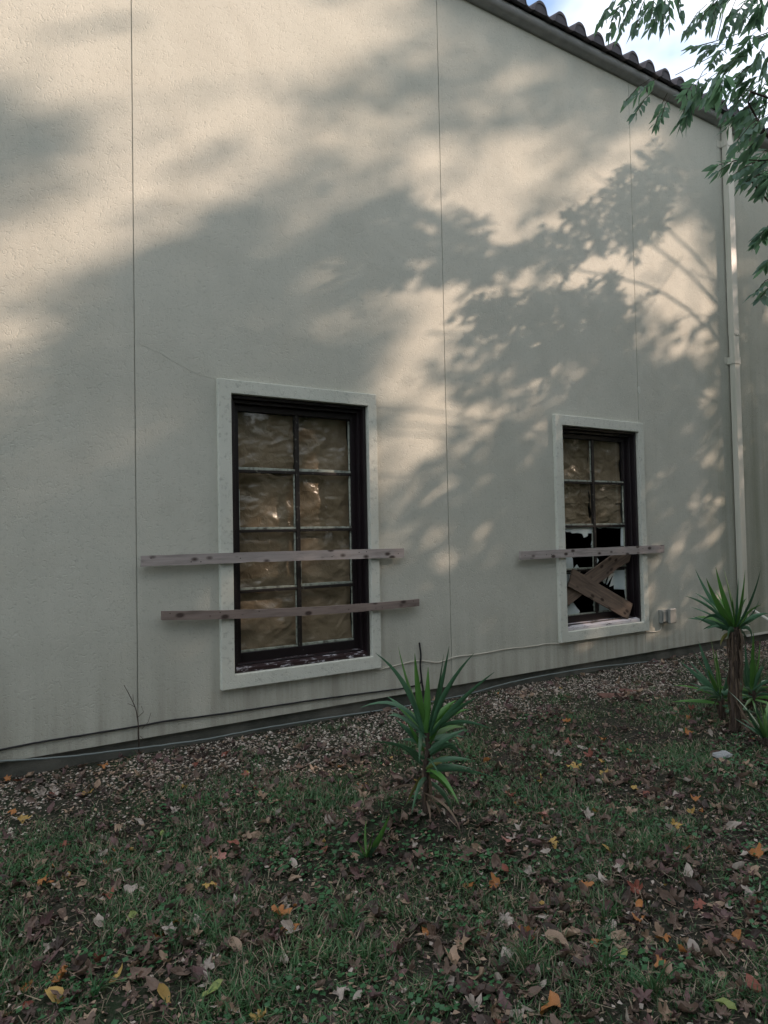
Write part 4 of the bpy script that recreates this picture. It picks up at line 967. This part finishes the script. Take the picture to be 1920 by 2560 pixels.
def lit_at(u, z):
    d = np.stack([u-EYE[0], np.full_like(u, 5.5), z-EYE[2]], -1); fw = d@CF; ok = fw > .5; fw = np.maximum(fw, .5)
    px = (960+FPX*(d@CR)/fw)/sc_/83.0; py = (1280-FPX*(d@CU)/fw)/sc_/83.0
    px = np.where(ok, np.clip(px, 0, 19.999), 0); py = np.clip(py, 0, 18.999)
    i, j = px.astype(int), py.astype(int); a, b = px-i, py-j
    v = LIT[j, i]*(1-a)*(1-b) + LIT[j, i+1]*a*(1-b) + LIT[j+1, i]*(1-a)*b + LIT[j+1, i+1]*a*b
    v = np.where(z > 7.33, np.where(u > 3.5, 0.05, v), v); v = np.where(u > 9.02, v*.25, v)
    v = np.clip((v-.015)/.92, 0, 1)**1.2
    return np.where(z < .1, 0.0, v)
def shade_trees():
    rng = np.random.default_rng(31); cell = .2
    U, Zg = np.meshgrid(np.arange(-3.5, 13.5, cell), np.arange(0.0, 9.5, cell)); u = U.ravel(); z = Zg.ravel()
    l = lit_at(u, z); tau = -np.log(np.clip(l, .025, 1)); size = .19
    per = 5; n = rng.poisson(tau*cell*cell/(size*size*.45*.5*.62)*.8/per)     # sprays of five clusters, drooping along one line
    u = np.repeat(u, n) + rng.uniform(-.5, .5, n.sum())*cell; z = np.repeat(z, n) + rng.uniform(-.5, .5, n.sum())*cell
    t = rng.uniform(20, 31, len(u)); mid = (u > 3.6) & (z < 5.2); t = np.where(mid, rng.uniform(10, 17, len(u)), t)
    al = (np.where(mid, .17, .34)[:, None]*np.linspace(-1, 1, per)[None]).ravel() + rng.normal(0, .05, len(u)*per); u = np.repeat(u, per); z = np.repeat(z, per); t = np.repeat(t, per)
    u = u + al + rng.normal(0, .03, len(u)); z = z + al*.62 + rng.normal(0, .05, len(u))
    C = np.stack([u, 0*u, z], -1) + t[:, None]*SUN
    # the crowns' lower reach, whose shade covers the grass
    m_ = 23000; u2 = rng.uniform(-17, 13, m_); z2 = rng.uniform(-9, .25, m_); t2 = rng.uniform(16, 32, m_)
    C2 = np.stack([u2, 0*u2, z2], -1) + t2[:, None]*SUN; k = (C2[:, 2] > .6); C2 = C2[k]
    S2 = np.full(len(C2), .42); Call = np.concatenate([C, C2]); size_all = np.concatenate([np.full(len(C), size), S2])
    roots = np.array([(16.5, -7.5), (20.5, -12.0), (26.0, -10.5), (24.0, -16.5), (12.5, -13.5), (8.0, -15.5)])
    labs = ['tall leafy tree right of the photo, nearest the downspout corner', 'spreading leafy tree right of the photo shading the first window', 'tall tree far right of the photo casting the soft blurred shade', 'far leafy tree at the right whose shade falls on the grass',
            'leafy tree right of the viewer, shading the near grass', 'leafy tree behind the viewer at the right']
    own = np.argmin(((Call[:, None, :2]-roots[None])**2).sum(-1), 1)
    for i, (rx, ry_) in enumerate(roots):
        k = own == i
        if k.sum() < 30: continue
        P = Call[k]; r = empty('shade_tree', (rx, ry_, 0)); tag(r, labs[i], 'tree', 'shade trees beside the viewer')
        loc = P - np.array([rx, ry_, 0]); V, F = cards(loc, size_all[k][:, None], rng, .5)
        link('crown', np_mesh('crown', V, F, [LEAF_FAR]), r)
        mb = MB(); top = max(4.0, min(np.percentile(P[:, 2], 85), .475*(-ry_)/.5*1.0 + 1.2)); cx, cy_ = loc[:, 0].mean()*.5, loc[:, 1].mean()*.5
        tp = smooth_path([(0, 0, -.1), (.1, .05, top*.3), (cx*.5, cy_*.5, top*.6), (cx, cy_, top)], 5)
        mb.tube(tp, list(np.linspace(.26, .06, len(tp))), 10)
        for q in range(7):
            e = loc[rng.integers(len(loc))]; s_ = tp[int(len(tp)*rng.uniform(.35, .8))]
            mb.tube(smooth_path([s_, s_+(e-s_)*.5+np.array([0, 0, .3]), e], 4), [.03, .028, .026, .024, .022, .02, .018, .015, .01], 6)
        mb.build('trunk', BARK, r, smooth=True)
    # trees added unseen behind the viewer, to mirror in the panes and cut skylight
    for i, (x, y, h, lab) in enumerate([(-7, -15, 11, 'broad leafy tree added unseen behind the viewer at left'), (0, -18, 13, 'tall leafy tree added unseen straight behind the viewer')]):
        r = empty('shade_tree', (x, y, 0)); tag(r, lab, 'tree', 'shade trees beside the viewer')
        n = 6000; d = rng.normal(size=(n, 3)); d /= np.linalg.norm(d, axis=1)[:, None]; C = d*rng.uniform(.45, 1, n)[:, None]**.5*np.array([4.6, 3.5, h*.46]); C[:, 2] += h*.55; C = C[C[:, 2] > .7]
        V, F = cards(C, np.full((len(C), 1), .45), rng, .55); link('crown', np_mesh('crown', V, F, [LEAF_FAR]), r)
        mb = MB(); tp = smooth_path([(0, 0, -.1), (.2, 0, h*.3), (0, .2, h*.8)], 6); mb.tube(tp, list(np.linspace(.3, .05, len(tp))), 10); mb.build('trunk', BARK, r, smooth=True)
shade_trees()
def added_thicket():  # bank of leaf cards added so the panes mirror dark, not sky
    rng = np.random.default_rng(77); n = 15000; x = rng.uniform(-9, 27, n); y = rng.uniform(-17.5, -14.2, n)
    top = 6.2+1.6*np.sin(x*.7)+.9*np.sin(x*1.9+1); z = rng.uniform(.1, 1, n)*top
    V, F = cards(np.stack([x, y, z], -1), np.full((n, 1), .5), rng, .6)
    tag(link('added_thicket', np_mesh('added_thicket', V, F, [LEAF_FAR])), 'dense bank of leaves added unseen behind the viewer to darken the pane reflections', kind='stuff')
added_thicket()

def leaflet_batch(base, dirv, nrm, L, wr):
    """pointed leaflets, six vertices each, slightly folded along the midrib"""
    side = np.cross(dirv, nrm); w = (L*wr)[:, None]; L = L[:, None]
    a = base; b = base+dirv*L*.35+side*w/2+nrm*w*.18; c = base+dirv*L; d = base+dirv*L*.35-side*w/2+nrm*w*.18; e = base+dirv*L*.72+side*w*.30+nrm*w*.05; f = base+dirv*L*.72-side*w*.30+nrm*w*.05
    m1 = base+dirv*L*.38; n = len(base)
    V = np.stack([a, b, e, c, f, d, m1], 1).reshape(-1, 3); o = 7*np.arange(n)[:, None]
    F = np.concatenate([o+np.array([[0, 1, 2, 6]]), o+np.array([[6, 2, 3, 4]]), o+np.array([[6, 4, 5, 0]])])
    return V, F
def compound(p0, p1, rng, nl, L, droop=.6):
    """one pinnate leaf: rachis from p0 to p1, leaflets in pairs that hang a little"""
    d = p1-p0; Lr = np.linalg.norm(d); d = d/Lr; s = np.cross(d, np.array([0, 0, 1.0]))
    s = s/np.linalg.norm(s) if np.linalg.norm(s) > .05 else np.array([1.0, 0, 0])
    rr = rng.uniform(-.7, .7); up = np.cross(s, d); s = s*math.cos(rr)+up*math.sin(rr)
    B, D = [], []
    for i in range(nl):
        t = .18+.82*(i+1)/nl
        for sg in (-1, 1):
            v = s*sg*.75 + d*.75 + np.array([0, 0, -droop]) + rng.normal(0, .16, 3); B.append(p0+d*Lr*t+np.array([0, 0, -.04*t*t])); D.append(v/np.linalg.norm(v))
    v = d + np.array([0, 0, -droop*.6]); B.append(p0+d*Lr+np.array([0, 0, -.04])); D.append(v/np.linalg.norm(v))
    B, D = np.array(B), np.array(D); q = rng.normal(size=B.shape)*.5+np.array([0, -.2, .8]); q -= (q*D).sum(1)[:, None]*D; q /= np.linalg.norm(q, axis=1)[:, None]
    return B, D, q, L*rng.uniform(.75, 1.2, len(B))
def near_tree():
    rng = np.random.default_rng(41); root = np.array([16.2, -3.3, 0.0])
    r = empty('overhanging_tree', tuple(root)); tag(r, 'green tree with long drooping pinnate leaves hanging in at the upper right', 'tree')
    Bs, Ds, Qs, Ls = [], [], [], []; tw = MB()
    def add(p0, p1, nl, L, droop=.6):
        b, d, q, l = compound(p0, p1, rng, nl, L, droop); Bs.append(b); Ds.append(d); Qs.append(q); Ls.append(l)
        tw.tube([p0-root, (p0+p1)/2-root, p1-root+np.array([0, 0, -.04])], .0022, 4, cap=False)
    c1 = lambda x, y: (1100+x*.4943, y*.4943)
    # sprays seen in the picture: from, to (crop pixels), distance
    sprays = [(930,-60,815,70,4.1),(980,-60,860,130,4.2),(1010,-50,915,110,4.0),(1060,-60,985,110,4.1),(1090,-40,1060,110,4.2),(1160,-60,1160,80,4.2),(1130,-60,1090,60,4.0),(1180,-70,1215,20,4.1),(1040,-40,950,50,4.3),(1000,-60,880,40,4.2),
      (1120,-40,1010,80,4.3),(1150,-60,1120,100,4.1),
      (1350,20,1245,120,4.4),(1400,10,1290,110,4.3),(1440,0,1380,60,4.4),(1500,-10,1440,130,4.3),(1540,10,1470,150,4.4),(1580,0,1530,90,4.3),(1640,-20,1600,60,4.2),(1560,-60,1400,-10,4.3),(1660,20,1570,90,4.5),(1480,-60,1330,30,4.4),(1620,-60,1500,30,4.2),(1700,-40,1620,40,4.3),(1450,-50,1380,40,4.2),
      (1440,225,1290,205,4.6),(1430,215,1330,240,4.5),(1450,230,1380,290,4.6),
      (1620,140,1520,230,4.2),(1660,180,1560,210,4.3),(1640,220,1600,290,4.2),(1560,280,1460,300,4.4),(1640,290,1540,330,4.3),(1680,240,1640,330,4.2),(1590,330,1490,370,4.3),(1600,340,1440,400,4.2),(1640,380,1530,400,4.3),(1690,330,1600,420,4.2),(1600,420,1500,460,4.4),
      (1440,330,1370,420,3.6),(1450,350,1420,420,3.5),(1400,370,1310,430,3.9),(1350,370,1240,440,3.9),(1330,360,1230,560,4.3),(1370,400,1280,470,4.2),(1420,440,1340,480,4.2),
      (1560,450,1440,560,4.2),(1640,480,1500,560,4.1),(1680,500,1600,560,4.0),(1600,520,1460,600,4.1),(1690,560,1560,640,3.9),(1640,580,1500,680,3.9),(1700,620,1560,720,3.8),(1710,560,1620,600,3.9),(1620,450,1540,540,4.1),(1700,420,1620,480,4.1),(1540,400,1420,500,4.2),(1660,520,1530,590,4.0),
      (1130,380,1000,450,4.5),(1060,400,940,480,4.5),(1080,460,990,540,4.5),(1150,470,1090,590,4.4),(1160,490,1120,560,4.4),(1290,460,1240,580,4.3),(1280,440,1215,590,4.3),
      (1560,800,1410,830,4.0),(1640,810,1480,850,3.9),(1700,800,1560,860,3.9),(1720,830,1600,900,3.9),(1700,780,1600,830,4.0),(1690,870,1520,900,3.9),(1720,860,1640,920,3.8),
      (1700,1120,1620,1160,3.9),(1710,1150,1605,1190,3.9),(1700,1290,1640,1320,3.9),(1690,1400,1600,1440,4.0),(1700,1440,1620,1470,4.0)]
    for x0, y0, x1, y1, dpt in sprays:
        p0, p1 = dp(*c1(x0, y0), dpt+rng.uniform(-.1, .1)), dp(*c1(x1, y1), dpt+rng.uniform(-.15, .15)); add(p0, p1, int(rng.integers(4, 7)), .088 if dpt > 3.8 else .11, .75)
    for x0, y0, x1, y1, dpt in sprays:
        if x1 > 1380 and y0 < 900 and rng.uniform() < .3:
            jx, jy = rng.normal(0, 38, 2); p0, p1 = dp(*c1(x0+jx, y0+jy), dpt+rng.uniform(.0, .5)), dp(*c1(x1+jx+rng.normal(0, 25), y1+jy+rng.normal(0, 25)), dpt+rng.uniform(.0, .5)); add(p0, p1, int(rng.integers(4, 7)), .088, .75)
    # crown whose crisp shadow falls on the wall: sprays inside the dark outlines, towards the sun
    c2 = lambda x, y: (860+x*.6028, 100+y*.6028)
    polys = [([(1020,660),(1150,540),(1240,460),(1340,455),(1395,520),(1350,700),(1320,810),(1220,860),(1100,850),(960,900),(880,980),(800,980),(860,850),(840,760),(880,690),(980,690)], 270, 5.0),
             ([(0,720),(240,620),(330,700),(570,725),(560,800),(640,850),(840,790),(860,860),(700,960),(560,1010),(420,960),(300,980),(0,1040)], 330, 7.4),
             ([(760,1050),(1000,1020),(1110,970),(1240,1070),(1160,1240),(900,1300),(840,1400),(700,1250),(560,1180),(480,1080)], 330, 4.8),
             ([(430,1180),(700,1250),(840,1400),(760,1500),(560,1480),(440,1600),(420,1400)], 70, 8.0),
             ([(1380,520),(1450,420),(1560,380),(1570,800),(1500,740),(1440,640)], 60, 7.0)]
    for pl, cnt, t0 in polys:
        W_ = np.array([wp(*c2(x, y))[[0, 2]] for x, y in pl]); lo, hi = W_.min(0), W_.max(0); k = 0
        while k < cnt:
            q = rng.uniform(lo, hi); ins = False; j = len(W_)-1
            for i in range(len(W_)):
                if (W_[i, 1] > q[1]) != (W_[j, 1] > q[1]) and q[0] < (W_[j, 0]-W_[i, 0])*(q[1]-W_[i, 1])/(W_[j, 1]-W_[i, 1])+W_[i, 0]: ins = not ins
                j = i
            if not ins: continue
            k += 1; t = t0+rng.uniform(-.9, .9); c = np.array([q[0], 0, q[1]])+t*SUN; d = np.array([-.5, .3, -.25])+rng.normal(0, .45, 3); d /= np.linalg.norm(d); h = rng.uniform(.10, .17)
            add(c-d*h, c+d*h, int(rng.integers(4, 7)), .10, .45)
    V, F = leaflet_batch(np.concatenate(Bs)-root, np.concatenate(Ds), np.concatenate(Qs), np.concatenate(Ls), .36)
    TV = np.array(tw.v); TF = np.array(tw.f) + len(V)
    link('foliage', np_mesh('foliage', np.concatenate([V, TV]), np.concatenate([F, TF]), [LEAF_NEAR, BARK], np.r_[np.zeros(len(F)), np.ones(len(TF))]), r)
    mb = MB(); tp = smooth_path([(0, 0, -.1), (.05, .1, 2.2), (-.1, .3, 4.6), (.1, .6, 7.2), (0, .9, 9.5)], 6); mb.tube(tp, list(np.linspace(.20, .05, len(tp))), 12)
    mb.build('trunk', BARK, r, smooth=True)
    lb = MB()
    def limb(pts, ra, rb):
        P = smooth_path([np.array(p)-root for p in pts], 6); lb.tube(P, list(np.linspace(ra, rb, len(P))), 7)
    top = root + np.array([-.1, .3, 4.6])
    for (x, y, dpt) in ((1010,-70,4.2),(1440,-60,4.4),(1650,150,4.3),(1640,480,4.1)):
        e = dp(*c1(x, y), dpt); s = dp(*c1(1900, y-300), dpt+.4); limb([top, (top+s)/2+np.array([0, 0, .5]), s, (s+e)/2, e], .010, .003)
    limb([root+np.array([-.05, .2, 3.4]), dp(*c1(2000, 700), 4.6), dp(*c1(1700, 800), 4.0), dp(*c1(1560, 810), 4.0)], .008, .003)
    limb([root+np.array([-.05, .2, 3.4]), dp(*c1(2000, 1050), 4.6), dp(*c1(1740, 1130), 4.0), dp(*c1(1640, 1160), 4.0)], .007, .003)
    for pts in ([(1190,380,6.5),(1300,325,6.0),(1440,250,5.4),(1560,200,5.0),(1700,150,4.7)], [(1220,258,6.2),(1320,230,5.8),(1450,190,5.2),(1600,140,4.8)], [(1400,200,5.4),(1425,100,5.2),(1440,20,5.0)]):
        P = smooth_path([dp(*c1(x, y), q)-root for x, y, q in pts], 5); lb.tube(P, .0035, 5)
    for a, b, t in (((1050,850),(860,1060),6.2), ((1400,900),(1230,1170),7.0)):     # bare twigs whose lines cross the lit wall
        p, q = wp(*c2(*a))+t*SUN, wp(*c2(*b))+t*SUN; lb.tube([p-root, (p+q)/2-root+np.array([0, 0, .02]), q-root], .014 if t < 6.5 else .007, 6)
    P = smooth_path([wp(*c2(x, y))+6.5*SUN-root for x, y in ((1210,1215),(1340,1190),(1450,1140),(1560,1170))], 6); lb.tube(P, .009, 6)
    for q in ((9.5, -2.2, 6.8), (11.0, -2.8, 8.2), (9.8, -3.0, 5.6), (12.2, -3.2, 9.0), (13.0, -2.6, 7.6)):
        limb([root+np.array([0, .5, 4.0+q[2]*.2]), (root+np.array(q))/2+np.array([0, .2, 3.6]), q], .022, .008)
    lb.build('branches', BARK, r, smooth=True)
near_tree()
